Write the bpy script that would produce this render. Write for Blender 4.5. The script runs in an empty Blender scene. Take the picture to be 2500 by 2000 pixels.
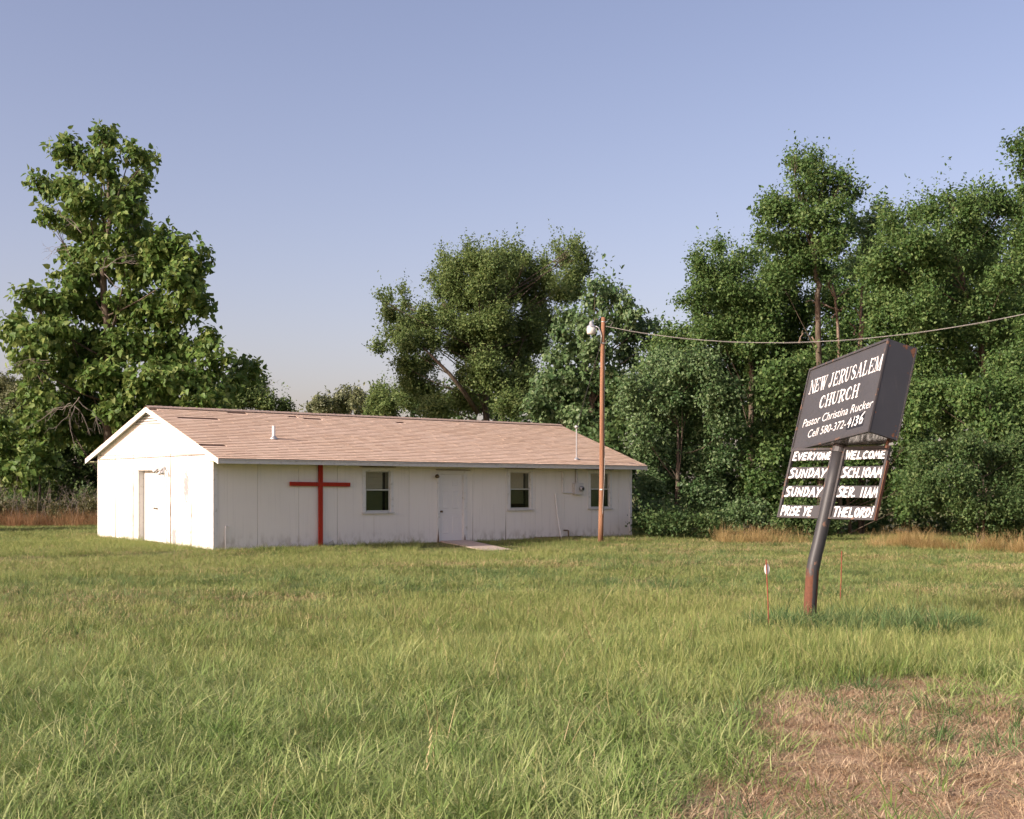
import bpy, bmesh, math, random
import numpy as np
from mathutils import Vector, Matrix
R = math.radians
rng = np.random.default_rng(7)
random.seed(7)
scene = bpy.context.scene
COL = scene.collection

# ------------------------------------------------------------------ camera, sky, sun, exposure
F, CX, HY, EYE = 3125.0, 1250.0, 1203.0, 1.5       # focal length and horizon in photograph pixels
cam_d = bpy.data.cameras.new('camera'); cam = bpy.data.objects.new('camera', cam_d); COL.objects.link(cam)
cam_d.sensor_width = 36.0; cam_d.sensor_fit = 'HORIZONTAL'
cam_d.lens = 36.0 * F / 2500.0
cam_d.shift_y = (HY - 1000.0) / 2500.0
cam_d.clip_start = 0.1; cam_d.clip_end = 3000
cam.location = (0, 0, EYE); cam.rotation_euler = (R(90), 0, 0)
scene.camera = cam

SUN_EL = R(27.0)
SUN_DIR = Vector((-0.845, -0.535, 0)).normalized() * math.cos(SUN_EL) + Vector((0, 0, math.sin(SUN_EL)))
world = bpy.data.worlds.new('World'); scene.world = world; world.use_nodes = True
wn = world.node_tree; wn.nodes.clear()
sky = wn.nodes.new('ShaderNodeTexSky'); sky.sky_type = 'NISHITA'; sky.sun_disc = False
sky.sun_elevation = SUN_EL; sky.sun_rotation = math.atan2(SUN_DIR.x, SUN_DIR.y)
sky.altitude = 200; sky.air_density = 1.0; sky.dust_density = 3.1; sky.ozone_density = 1.6
hs = wn.nodes.new('ShaderNodeHueSaturation'); hs.inputs['Saturation'].default_value = 1.0
tint = wn.nodes.new('ShaderNodeMix'); tint.data_type = 'RGBA'; tint.blend_type = 'MULTIPLY'; tint.inputs['Factor'].default_value = 1.0
tint.inputs['B'].default_value = (1.27, 0.985, 0.975, 1)
bg = wn.nodes.new('ShaderNodeBackground'); bg.inputs['Strength'].default_value = 0.104
wo = wn.nodes.new('ShaderNodeOutputWorld')
wn.links.new(sky.outputs[0], hs.inputs['Color']); wn.links.new(hs.outputs[0], tint.inputs['A'])
wn.links.new(tint.outputs['Result'], bg.inputs['Color']); wn.links.new(bg.outputs[0], wo.inputs['Surface'])

sun_d = bpy.data.lights.new('sun', 'SUN'); sun_d.energy = 3.5; sun_d.angle = R(0.5); sun_d.color = (1.0, 0.92, 0.81)
sun = bpy.data.objects.new('sun', sun_d); COL.objects.link(sun); sun.location = (-30, -20, 40)
sun.rotation_euler = (-SUN_DIR).to_track_quat('-Z', 'Y').to_euler()
vs = scene.view_settings
vs.view_transform = 'Standard'; vs.look = 'None'; vs.gamma = 1.0; vs.use_curve_mapping = False; vs.exposure = 0.85
scene.cycles.max_bounces = 6; scene.cycles.diffuse_bounces = 3; scene.cycles.glossy_bounces = 2; scene.cycles.transmission_bounces = 4; scene.cycles.transparent_max_bounces = 8
scene.cycles.use_denoising = True; scene.cycles.use_adaptive_sampling = True; scene.cycles.adaptive_threshold = 0.02

# ------------------------------------------------------------------ helpers
def at(px, py, Y):
    return np.array([(px - CX) / F * Y, Y, EYE - (py - HY) / F * Y])

def tag(o, label=None, cat=None, group=None, kind=None):
    if label: o['label'] = label
    if cat: o['category'] = cat
    if group: o['group'] = group
    if kind: o['kind'] = kind
    return o

def empty(name, loc=(0, 0, 0), rz=0.0):
    o = bpy.data.objects.new(name, None); COL.objects.link(o)
    o.location = loc; o.rotation_euler = (0, 0, rz); o.empty_display_size = 0.2
    return o

class MB:
    """collects boxes, tubes and polygons; build() links them as one mesh object"""
    def __init__(s): s.v = []; s.f = []; s.fa = []
    def add(s, vs_, fs_, val=0.0):
        n = len(s.v); s.v += [tuple(p) for p in vs_]
        for f in fs_: s.f.append(tuple(i + n for i in f)); s.fa.append(val)
        return s
    def box(s, x0, x1, y0, y1, z0, z1, val=0.0):
        p = [(x0, y0, z0), (x1, y0, z0), (x1, y1, z0), (x0, y1, z0), (x0, y0, z1), (x1, y0, z1), (x1, y1, z1), (x0, y1, z1)]
        return s.add(p, [(0, 3, 2, 1), (4, 5, 6, 7), (0, 1, 5, 4), (1, 2, 6, 5), (2, 3, 7, 6), (3, 0, 4, 7)], val)
    def obox(s, o, ax, ay, az, val=0.0):
        """box from corner o along three edge vectors"""
        o, ax, ay, az = (np.array(q, float) for q in (o, ax, ay, az))
        p = [o, o + ax, o + ax + ay, o + ay, o + az, o + ax + az, o + ax + ay + az, o + ay + az]
        return s.add(p, [(0, 3, 2, 1), (4, 5, 6, 7), (0, 1, 5, 4), (1, 2, 6, 5), (2, 3, 7, 6), (3, 0, 4, 7)], val)
    def tube(s, pts, rad, n=8, cap=True, val=0.0):
        pts = [np.array(p, float) for p in pts]
        if np.isscalar(rad): rad = [rad] * len(pts)
        rings = []; ref = None
        for i, p in enumerate(pts):
            d = pts[min(i + 1, len(pts) - 1)] - pts[max(i - 1, 0)]
            d = d / (np.linalg.norm(d) + 1e-9)
            if ref is None: ref = np.array([1., 0, 0]) if abs(d[0]) < .8 else np.array([0, 1., 0])
            a = np.cross(d, ref); a /= np.linalg.norm(a) + 1e-9; b = np.cross(d, a); ref = -b if False else ref
            rings.append([p + rad[i] * (math.cos(2 * math.pi * k / n) * a + math.sin(2 * math.pi * k / n) * b) for k in range(n)])
        vv = [q for r_ in rings for q in r_]; ff = []
        for i in range(len(pts) - 1):
            for k in range(n):
                ff.append((i * n + k, i * n + (k + 1) % n, (i + 1) * n + (k + 1) % n, (i + 1) * n + k))
        if cap:
            ff.append(tuple(range(n))[::-1]); ff.append(tuple((len(pts) - 1) * n + k for k in range(n)))
        return s.add(vv, ff, val)
    def lathe(s, c, prof, n=16, axis=(0, 0, 1)):
        """prof: list of (radius, height along axis)"""
        ax = np.array(axis, float); ax /= np.linalg.norm(ax)
        ref = np.array([1., 0, 0]) if abs(ax[0]) < .8 else np.array([0, 1., 0])
        a = np.cross(ax, ref); a /= np.linalg.norm(a); b = np.cross(ax, a); c = np.array(c, float)
        vv = []; ff = []
        for r_, h in prof:
            for k in range(n):
                t = 2 * math.pi * k / n; vv.append(c + ax * h + r_ * (math.cos(t) * a + math.sin(t) * b))
        for i in range(len(prof) - 1):
            for k in range(n): ff.append((i * n + k, i * n + (k + 1) % n, (i + 1) * n + (k + 1) % n, (i + 1) * n + k))
        ff.append(tuple(range(n))[::-1]); ff.append(tuple((len(prof) - 1) * n + k for k in range(n)))
        return s.add(vv, ff)
    def build(s, name, mat, parent=None, smooth=False, warp=None, bevel=0.0, attr=None):
        me = bpy.data.meshes.new(name)
        v = s.v if warp is None else [warp(p) for p in s.v]
        me.from_pydata([tuple(map(float, p)) for p in v], [], s.f); me.update()
        bm = bmesh.new(); bm.from_mesh(me); bmesh.ops.recalc_face_normals(bm, faces=bm.faces); bm.to_mesh(me); bm.free()
        if attr:
            a = me.attributes.new(attr, 'FLOAT', 'FACE'); a.data.foreach_set('value', np.array(s.fa, np.float32))
        if smooth: me.polygons.foreach_set('use_smooth', [True] * len(me.polygons))
        if mat: me.materials.append(mat)
        o = bpy.data.objects.new(name, me); COL.objects.link(o)
        if parent is not None: o.parent = parent
        if bevel:
            m = o.modifiers.new('edge', 'BEVEL'); m.width = bevel; m.segments = 2; m.limit_method = 'ANGLE'; m.angle_limit = R(40)
        return o

def np_mesh(name, verts, faces_n, loops, mat, parent=None, fattr=None, vattr=None, smooth=False, link=True):
    """verts (N,3); faces given as flat loop array with constant corner count faces_n"""
    me = bpy.data.meshes.new(name)
    nf = len(loops) // faces_n
    me.vertices.add(len(verts)); me.vertices.foreach_set('co', np.ascontiguousarray(verts, np.float32).ravel())
    me.loops.add(len(loops)); me.loops.foreach_set('vertex_index', np.ascontiguousarray(loops, np.int32))
    me.polygons.add(nf); me.polygons.foreach_set('loop_start', np.arange(0, nf * faces_n, faces_n, dtype=np.int32))
    me.polygons.foreach_set('loop_total', np.full(nf, faces_n, np.int32))
    me.update(calc_edges=True)
    if fattr:
        for k, a in fattr.items():
            t = me.attributes.new(k, 'FLOAT', 'FACE'); t.data.foreach_set('value', np.ascontiguousarray(a, np.float32))
    if vattr:
        for k, a in vattr.items():
            t = me.attributes.new(k, 'FLOAT', 'POINT'); t.data.foreach_set('value', np.ascontiguousarray(a, np.float32))
    if smooth: me.polygons.foreach_set('use_smooth', np.ones(nf, bool))
    if mat: me.materials.append(mat)
    o = bpy.data.objects.new(name, me)
    if link: COL.objects.link(o)
    if parent is not None: o.parent = parent
    return o

class VNoise:
    def __init__(s, seed, n=256): s.g = np.random.default_rng(seed).random((n, n)); s.n = n
    def __call__(s, x, y):
        x = np.asarray(x, float); y = np.asarray(y, float)
        xi = np.floor(x).astype(int); yi = np.floor(y).astype(int); fx = x - xi; fy = y - yi
        fx = fx * fx * (3 - 2 * fx); fy = fy * fy * (3 - 2 * fy); n = s.n
        g = lambda a, b: s.g[a % n, b % n]
        return (g(xi, yi) * (1 - fx) + g(xi + 1, yi) * fx) * (1 - fy) + (g(xi, yi + 1) * (1 - fx) + g(xi + 1, yi + 1) * fx) * fy
    def fbm(s, x, y): return s(x, y) * .55 + s(x * 2.1 + 7, y * 2.1 + 3) * .3 + s(x * 4.3 + 1, y * 4.3 + 9) * .15
sst = lambda a, b, x: (lambda t: t * t * (3 - 2 * t))(np.clip((np.asarray(x, float) - a) / (b - a), 0, 1))

# ------------------------------------------------------------------ materials
class NT:
    def __init__(s, name):
        s.m = bpy.data.materials.new(name); s.m.use_nodes = True; s.t = s.m.node_tree; s.t.nodes.clear()
        s.out = s.t.nodes.new('ShaderNodeOutputMaterial')
    def n(s, typ, **kw):
        nd = s.t.nodes.new(typ)
        for k, v in kw.items(): setattr(nd, k, v)
        return nd
    def l(s, a, b): s.t.links.new(a, b)
    def val(s, sock, v):
        if hasattr(v, 'is_linked') or isinstance(v, bpy.types.NodeSocket): s.l(v, sock)
        else: sock.default_value = v
    def noise(s, vec, scale, detail=4, rough=.55):
        nd = s.n('ShaderNodeTexNoise'); nd.inputs['Scale'].default_value = scale; nd.inputs['Detail'].default_value = detail
        nd.inputs['Roughness'].default_value = rough
        if vec is not None: s.l(vec, nd.inputs['Vector'])
        return nd.outputs['Fac']
    def mapping(s, vec, scale=(1, 1, 1), loc=(0, 0, 0)):
        nd = s.n('ShaderNodeMapping'); nd.inputs['Scale'].default_value = scale; nd.inputs['Location'].default_value = loc
        s.l(vec, nd.inputs['Vector']); return nd.outputs[0]
    def mr(s, x, a, b, c=0., d=1.):
        nd = s.n('ShaderNodeMapRange'); nd.interpolation_type = 'SMOOTHSTEP'
        for i, v in enumerate((a, b, c, d)): nd.inputs[i + 1].default_value = v
        s.l(x, nd.inputs[0]); return nd.outputs[0]
    def math(s, op, a, b=0.5):
        nd = s.n('ShaderNodeMath', operation=op); s.val(nd.inputs[0], a); s.val(nd.inputs[1], b); return nd.outputs[0]
    def mix(s, f, a, b, mode='MIX'):
        nd = s.n('ShaderNodeMix', data_type='RGBA', blend_type=mode)
        s.val(nd.inputs['Factor'], f)
        for k, v in (('A', a), ('B', b)):
            if isinstance(v, tuple): nd.inputs[k].default_value = v if len(v) == 4 else (*v, 1)
            else: s.l(v, nd.inputs[k])
        return nd.outputs['Result']
    def attr(s, name): return s.n('ShaderNodeAttribute', attribute_name=name).outputs['Fac']
    def obj(s): return s.n('ShaderNodeTexCoord').outputs['Object']
    def pos(s): return s.n('ShaderNodeNewGeometry').outputs['Position']
    def sep(s, vec): return s.n('ShaderNodeSeparateXYZ'), vec
    def xyz(s, vec):
        nd = s.n('ShaderNodeSeparateXYZ'); s.l(vec, nd.inputs[0]); return nd.outputs
    def bsdf(s, col, rough=.7, metal=0., spec=.4, bump=None, bstr=.3, bdist=.01):
        p = s.n('ShaderNodeBsdfPrincipled')
        if isinstance(col, tuple): p.inputs['Base Color'].default_value = (*col, 1) if len(col) == 3 else col
        else: s.l(col, p.inputs['Base Color'])
        s.val(p.inputs['Roughness'], rough); p.inputs['Metallic'].default_value = metal
        p.inputs['Specular IOR Level'].default_value = spec
        if bump is not None:
            b = s.n('ShaderNodeBump'); b.inputs['Strength'].default_value = bstr; b.inputs['Distance'].default_value = bdist
            s.l(bump, b.inputs['Height']); s.l(b.outputs[0], p.inputs['Normal'])
        return p.outputs[0]
    def done(s, sh): s.l(sh, s.out.inputs['Surface']); return s.m

def m_siding():
    t = NT('painted_siding'); o = t.obj(); z = t.xyz(o)[2]
    base = t.mix(t.noise(o, 1.3), (.75, .70, .635), (.82, .77, .70))
    streak = t.noise(t.mapping(o, (22, 22, .7)), 1.0, 5)
    base = t.mix(t.math('MULTIPLY', t.mr(streak, .5, .8), .28), base, (.50, .47, .43))
    # mildew under the eave of the long wall (the gable carries none)
    front = t.mr(t.xyz(o)[1], -.12, .02, 1., 0.)
    mil = t.math('MULTIPLY', t.mr(z, 1.55, 2.22), t.mr(t.noise(t.mapping(o, (3, 3, 1.2)), 1.6, 6), .2, .62))
    base = t.mix(t.math('MULTIPLY', t.math('MULTIPLY', mil, front), .95), base, (.33, .33, .17))
    # splash dirt near the ground, patchy
    dirt = t.math('MULTIPLY', t.mr(z, .45, .02), t.mr(t.noise(t.mapping(o, (4, 4, 2)), 1.5, 6), .42, .68))
    base = t.mix(t.math('MULTIPLY', dirt, .55), base, (.36, .30, .22))
    # worn spots
    sp = t.mr(t.noise(t.mapping(o, (9, 9, 4.5)), 1.5, 6, .62), .72, .75)
    base = t.mix(t.math('MULTIPLY', sp, .6), base, (.34, .30, .25))
    # bare, weathered patch beside the double doors and a small one below it
    def patch(v0, z0, rv, rz, edge):
        vx = t.xyz(o)
        dv = t.math('DIVIDE', t.math('SUBTRACT', vx[1], v0), rv); dz = t.math('DIVIDE', t.math('SUBTRACT', z, z0), rz)
        d = t.math('ADD', t.math('MULTIPLY', dv, dv), t.math('MULTIPLY', dz, dz))
        d = t.math('ADD', d, t.math('MULTIPLY', t.math('SUBTRACT', t.noise(t.mapping(o, (15, 15, 7)), 1.5, 7, .72), .5), 6.0))
        f = t.mr(d, 1.0, .7); g = t.mr(vx[0], .05, -.004, 0., 1.)
        return t.math('MULTIPLY', f, g)
    grey = t.mix(t.noise(t.mapping(o, (40, 40, 3)), 1.), (.26, .25, .25), (.36, .345, .34))
    base = t.mix(patch(1.52, 1.60, .17, .42, 0), base, grey)
    base = t.mix(patch(2.25, .25, .14, .34, 0), base, grey)
    # paint lost and wood stained along the panel edges of the gable, worst towards the ground
    gab = t.mr(t.xyz(o)[0], .05, -.004, 0., 1.); wear = t.noise(t.mapping(o, (14, 14, 2.2)), 1.3, 6, .7)
    for k, (v0, wd, zt) in enumerate(((1.24, .030, 1.6), (2.45, .040, 2.3), (4.85, .040, 2.2), (6.08, .030, 1.0))):
        dv = t.math('ABSOLUTE', t.math('SUBTRACT', t.xyz(o)[1], v0))
        dv = t.math('SUBTRACT', dv, t.math('MULTIPLY', t.math('SUBTRACT', wear, .52), .16))
        f = t.math('MULTIPLY', t.mr(dv, wd, wd * .55), t.math('MULTIPLY', gab, t.mr(z, zt + .5, zt - .7, .25, 1.)))
        base = t.mix(f, base, (.27, .20, .15))
    hz = t.math('ABSOLUTE', t.math('SUBTRACT', z, 2.411))
    base = t.mix(t.math('MULTIPLY', gab, t.math('MULTIPLY', t.mr(hz, .022, .010), t.mr(wear, .35, .5, .45, 1.))), base, (.20, .16, .13))
    grain = t.noise(t.mapping(o, (60, 60, 1.5)), 1., 3)
    return t.done(t.bsdf(base, .75, bump=grain, bstr=.25, bdist=.004))
def m_trim(name='painted_trim', c0=(.62, .60, .56), c1=(.74, .72, .69), dirt=(.36, .34, .25), amt=.6):
    t = NT(name); o = t.obj()
    base = t.mix(t.noise(o, 2.), c0, c1)
    g = t.mr(t.noise(t.mapping(o, (5, 5, 5)), 1.8, 7, .65), .52, .72)
    base = t.mix(t.math('MULTIPLY', g, amt), base, dirt)
    return t.done(t.bsdf(base, .65, bump=t.noise(o, 60., 3), bstr=.15, bdist=.003))
def m_plain(name, c, rough=.6, metal=0., var=.15, scale=6., spec=.4):
    t = NT(name); o = t.obj()
    d = tuple(max(0, x * (1 - var)) for x in c); u = tuple(min(1, x * (1 + var)) for x in c)
    return t.done(t.bsdf(t.mix(t.noise(o, scale, 5), d, u), rough, metal, spec))
def m_shingle():
    t = NT('asphalt_shingles'); o = t.obj(); r = t.attr('rnd')
    base = t.mix(t.mr(r, 0., 1.), (.57, .41, .295), (.66, .492, .365))
    base = t.mix(t.mr(t.noise(t.mapping(o, (.35, 1.1, 1)), 1.1, 4), .35, .7), base, t.mix(.5, base, (.68, .52, .41)))
    fine = t.noise(o, 90., 3)
    base = t.mix(t.mr(fine, .35, .75, 0., .3), base, (.26, .16, .12))
    base = t.mix(t.mr(r, 1.15, 1.2), base, (.30, .19, .125))
    base = t.mix(t.mr(r, 1.4, 1.5), base, (.10, .058, .045))
    return t.done(t.bsdf(base, .9, spec=.2, bump=fine, bstr=.4, bdist=.004))
def m_sign(name='charcoal_sign_paint', rust=.2, base=(.034, .032, .035), rough=.42):
    t = NT(name); o = t.obj()
    c = t.mix(t.noise(o, 3., 5), tuple(x * .85 for x in base), tuple(x * 1.25 for x in base))
    c = t.mix(t.mr(t.noise(t.mapping(o, (14, 14, 1.5)), 1.2, 5), .55, .8, 0., .4), c, (.085, .08, .08))
    k = t.noise(o, 9., 7, .66)
    c = t.mix(t.mr(k, .72 - rust * .35, .76 - rust * .35), c, t.mix(t.noise(o, 30., 4), (.11, .05, .03), (.21, .13, .09)))
    return t.done(t.bsdf(c, t.mr(k, .5, .8, rough, .75), spec=.45, bump=k, bstr=.12, bdist=.004))
def m_signpole():
    t = NT('painted_steel_pole'); o = t.obj(); x = t.xyz(o)
    c = t.mix(t.noise(o, 4., 5), (.032, .031, .033), (.052, .05, .05))
    k = t.noise(t.mapping(o, (10, 10, 5)), 1.3, 6, .6)
    c = t.mix(t.mr(k, .66, .7), c, (.17, .10, .07))
    # rust creeping up from the ground on two sides
    up = t.math('ADD', x[2], t.math('MULTIPLY', t.math('SUBTRACT', k, .5), .75))
    side = t.math('ABSOLUTE', t.math('ADD', t.math('SUBTRACT', x[0], t.math('MULTIPLY', x[2], .062)), -.018))
    side = t.math('ADD', side, t.math('MULTIPLY', t.math('SUBTRACT', t.noise(o, 14., 4), .5), .03))
    f = t.math('MULTIPLY', t.mr(up, .86, .78), t.mr(side, .018, .026))
    c = t.mix(f, c, t.mix(t.noise(o, 35., 5), (.075, .028, .016), (.185, .075, .042)))
    return t.done(t.bsdf(c, t.mr(f, 0., 1., .5, .85), spec=.4, bump=k, bstr=.15, bdist=.004))
def m_wood(name, c0, c1, along=(30, 30, 1.)):
    t = NT(name); o = t.obj()
    g = t.noise(t.mapping(o, along), 1., 6, .65)
    c = t.mix(t.mr(g, .3, .7), c0, c1)
    c = t.mix(t.mr(t.noise(t.mapping(o, (along[0] * 2, along[1] * 2, along[2] * .4)), 1., 3), .62, .72, 0., .7), c, tuple(x * .4 for x in c0))
    return t.done(t.bsdf(c, .85, spec=.2, bump=g, bstr=.5, bdist=.006))
def m_bark(name='tree_bark', c0=(.06, .045, .033), c1=(.17, .135, .10)):
    t = NT(name); o = t.obj()
    g = t.noise(t.mapping(o, (9, 9, 2)), 1., 6, .7)
    return t.done(t.bsdf(t.mix(t.mr(g, .3, .7), c0, c1), .95, spec=.1, bump=g, bstr=.8, bdist=.03))
def m_leaf(name, dark, light, yellow, trans=.3, spec=.35, rough=.45):
    t = NT(name); r = t.attr('rnd'); q = t.attr('clump')
    c = t.mix(t.mr(q, 0., 1.), dark, light)
    c = t.mix(t.mr(r, .55, 1., 0., .8), c, yellow)
    c = t.mix(t.mr(r, .0, .35, .45, 0.), c, tuple(x * .6 for x in dark))
    p = t.bsdf(c, rough, spec=spec)
    tr = t.n('ShaderNodeBsdfTranslucent'); t.l(t.mix(.5, c, yellow), tr.inputs['Color'])
    ms = t.n('ShaderNodeMixShader'); ms.inputs[0].default_value = trans
    t.l(p, ms.inputs[1]); t.l(tr.outputs[0], ms.inputs[2])
    return t.done(ms.outputs[0])
def m_grass(name, a, b, tip, patch=None, trans=.28, dry=.25):
    t = NT(name); pos = t.pos(); r = t.attr('rnd'); q = t.attr('t')
    oi = t.n('ShaderNodeObjectInfo').outputs['Random']
    c = t.mix(t.mr(t.noise(pos, .55, 4), .35, .66), a, b)
    c = t.mix(t.mr(t.noise(pos, 2.3, 3), .42, .7, 0., .6), c, patch or b)
    c = t.mix(t.mr(t.math('ADD', r, t.math('MULTIPLY', oi, .5)), 1. - dry, 1.35, 0., 1.), c, tip)
    c = t.mix(t.mr(q, .55, 1., 0., .35), c, tip)
    p = t.bsdf(c, .55, spec=.15)
    tr = t.n('ShaderNodeBsdfTranslucent'); t.l(c, tr.inputs['Color'])
    ms = t.n('ShaderNodeMixShader'); ms.inputs[0].default_value = trans
    t.l(p, ms.inputs[1]); t.l(tr.outputs[0], ms.inputs[2])
    return t.done(ms.outputs[0])
def m_ground():
    t = NT('soil_and_thatch'); pos = t.pos(); d = t.attr('dead')
    n1 = t.noise(pos, .45, 6); n2 = t.noise(pos, 6., 6, .65); n3 = t.noise(pos, 38., 4, .7)
    green = t.mix(n2, (.085, .115, .038), (.165, .195, .070))
    thatch = t.mix(n3, (.17, .115, .062), (.34, .25, .145))
    c = t.mix(t.mr(n1, .42, .62, .12, .55), green, thatch)
    dead = t.mix(t.mr(n3, .3, .7), (.24, .145, .085), (.46, .33, .215))
    dead = t.mix(t.mr(n2, .45, .7, 0., .6), dead, (.36, .23, .15))
    c = t.mix(d, c, dead)
    return t.done(t.bsdf(c, .95, spec=.1, bump=n3, bstr=.8, bdist=.03))
def m_glass(name, tintc=(.5, .52, .5), refl=.12):
    t = NT(name)
    tr = t.n('ShaderNodeBsdfTransparent'); tr.inputs[0].default_value = (*tintc, 1)
    gl = t.n('ShaderNodeBsdfGlossy'); gl.inputs['Roughness'].default_value = .14; gl.inputs['Color'].default_value = (.9, .95, .92, 1)
    lw = t.n('ShaderNodeFresnel'); lw.inputs['IOR'].default_value = 1.32
    ms = t.n('ShaderNodeMixShader'); t.l(t.math('MAXIMUM', t.math('ADD', lw.outputs[0], refl), 0.), ms.inputs[0])
    t.l(tr.outputs[0], ms.inputs[1]); t.l(gl.outputs[0], ms.inputs[2])
    return t.done(ms.outputs[0])

M = dict(
    siding=m_siding(), trim=m_trim(), fascia=m_trim('fascia_paint', (.50, .49, .46), (.64, .62, .58), (.30, .28, .24), .55),
    rake=m_trim('rake_paint', (.68, .65, .61), (.76, .73, .70), (.45, .40, .33), .35),
    soffit=m_plain('mildewed_soffit', (.34, .34, .20), .85, var=.3),
    batten=m_plain('raw_wood_gap', (.17, .11, .07), .9, var=.4), core=m_plain('dark_interior', (.05, .045, .04), .9),
    door=m_plain('painted_door', (.70, .675, .645), .55, var=.05, scale=2.), brass=m_plain('dull_brass', (.16, .12, .07), .4, .8),
    shingle=m_shingle(), felt=m_plain('roof_deck', (.12, .075, .055), .95, var=.3), ridge=m_plain('ridge_shingles', (.34, .25, .20), .9, var=.3, scale=9),
    pvc=m_plain('white_plastic_pipe', (.74, .72, .69), .4, var=.05), galv=m_plain('galvanised_steel', (.42, .42, .42), .45, .6, .2),
    alu=m_plain('window_aluminium', (.50, .50, .44), .5, var=.12), blind=m_plain('vinyl_blind', (.74, .67, .55), .6, var=.1, scale=3),
    glass=m_glass('window_glass', (.90, .90, .84), -.02), glass_dark=m_glass('screened_glass', (.62, .66, .56), -.02),
    curtain=m_plain('faded_curtain', (.30, .27, .22), .9, var=.2), meterbox=m_plain('meter_box_paint', (.56, .54, .51), .5, var=.1),
    red=m_wood('red_painted_timber', (.33, .028, .014), (.40, .042, .022)), pole=m_wood('treated_pine_pole', (.20, .095, .052), (.36, .19, .115)),
    black=m_plain('black_cable', (.035, .033, .032), .6), cable=m_plain('twisted_cable', (.30, .28, .26), .6, .3),
    lamp=m_plain('lamp_housing', (.48, .48, .48), .35, .5), lens=m_plain('frosted_lens', (.62, .60, .55), .35, var=.06),
    concrete=m_plain('pale_concrete', (.46, .37, .31), .9, var=.22, scale=7), grey_plastic=m_plain('grey_plastic', (.20, .23, .22), .6),
    sign=m_sign(rust=.05, base=(.058, .055, .056)), sign_frame=m_sign('charcoal_frame_paint', .42, (.055, .05, .05), .5), sign_side=m_sign('charcoal_side_paint', .16, (.036, .037, .042), .35),
    sign_under=m_sign('charcoal_under_paint', .12, (.05, .047, .045), .16), sign_pole=m_signpole(),
    rust=m_plain('rusted_edge', (.14, .065, .04), .85, var=.5, scale=14), vinyl=m_plain('white_vinyl_lettering', (.74, .71, .69), .45, var=.05),
    brush=m_plain('white_brush_paint', (.78, .77, .76), .5, var=.04), patch=m_plain('black_touch_up_paint', (.018, .017, .019), .4),
    stake=m_plain('red_fibreglass_rod', (.27, .062, .038), .5, var=.15), reflector=m_plain('white_reflector', (.80, .79, .78), .3, var=.03),
    bark=m_bark(), bark_pale=m_bark('pale_dead_wood', (.13, .09, .065), (.28, .21, .165)), twig=m_plain('grey_twig', (.20, .17, .14), .95, var=.3),
    catalpa=m_leaf('broad_leaf_green', (.066, .130, .024), (.135, .225, .050), (.28, .33, .10), .34, .22, .5),
    elm=m_leaf('small_leaf_green', (.084, .136, .038), (.156, .220, .068), (.24, .285, .10), .38, .2, .5),
    poplar=m_leaf('grey_green_leaf', (.064, .126, .042), (.130, .205, .076), (.23, .30, .14), .32, .3, .45),
    maple=m_leaf('mid_green_leaf', (.056, .118, .030), (.116, .195, .058), (.20, .265, .088), .36, .2, .5),
    shrub=m_leaf('deep_green_leaf', (.050, .098, .030), (.100, .162, .052), (.17, .22, .082), .32, .2, .5),
    olive=m_leaf('olive_leaf', (.090, .105, .040), (.145, .160, .065), (.22, .22, .10), .3),
    far=m_leaf('haze_paled_olive_leaf', (.115, .135, .060), (.17, .19, .085), (.24, .25, .13), .3),  # olive leaf lightened in its colour to stand for distance haze
    weed=m_leaf('weed_leaf', (.060, .070, .026), (.12, .125, .045), (.23, .20, .09), .25),
    g_lush=m_grass('lush_grass', (.140, .232, .052), (.225, .315, .092), (.42, .44, .20), (.30, .36, .13), dry=.25),
    g_pale=m_grass('pale_tall_grass', (.178, .246, .058), (.235, .298, .082), (.38, .38, .15), (.265, .31, .095), dry=.28),
    g_short=m_grass('mown_grass', (.138, .212, .052), (.215, .280, .082), (.37, .34, .15), (.265, .295, .10), dry=.32),
    g_dark=m_grass('dark_tuft_grass', (.070, .142, .044), (.120, .198, .068), (.24, .30, .13), (.15, .225, .078), dry=.2),
    g_straw=m_grass('pale_straw', (.30, .235, .115), (.42, .33, .17), (.50, .40, .22), (.31, .265, .12), trans=.15, dry=.3),
    g_dead=m_grass('dead_straw', (.26, .165, .092), (.43, .31, .19), (.56, .44, .29), (.34, .23, .135), trans=.1, dry=.35),
    g_tan=m_grass('tan_tall_grass', (.28, .195, .075), (.42, .30, .125), (.52, .38, .19), (.33, .27, .10), dry=.3),
    g_rusty=m_grass('rusty_tall_grass', (.26, .13, .065), (.34, .19, .09), (.42, .27, .15), (.20, .17, .07), dry=.3),
    ground=m_ground(),
)
print('materials ok')

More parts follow.
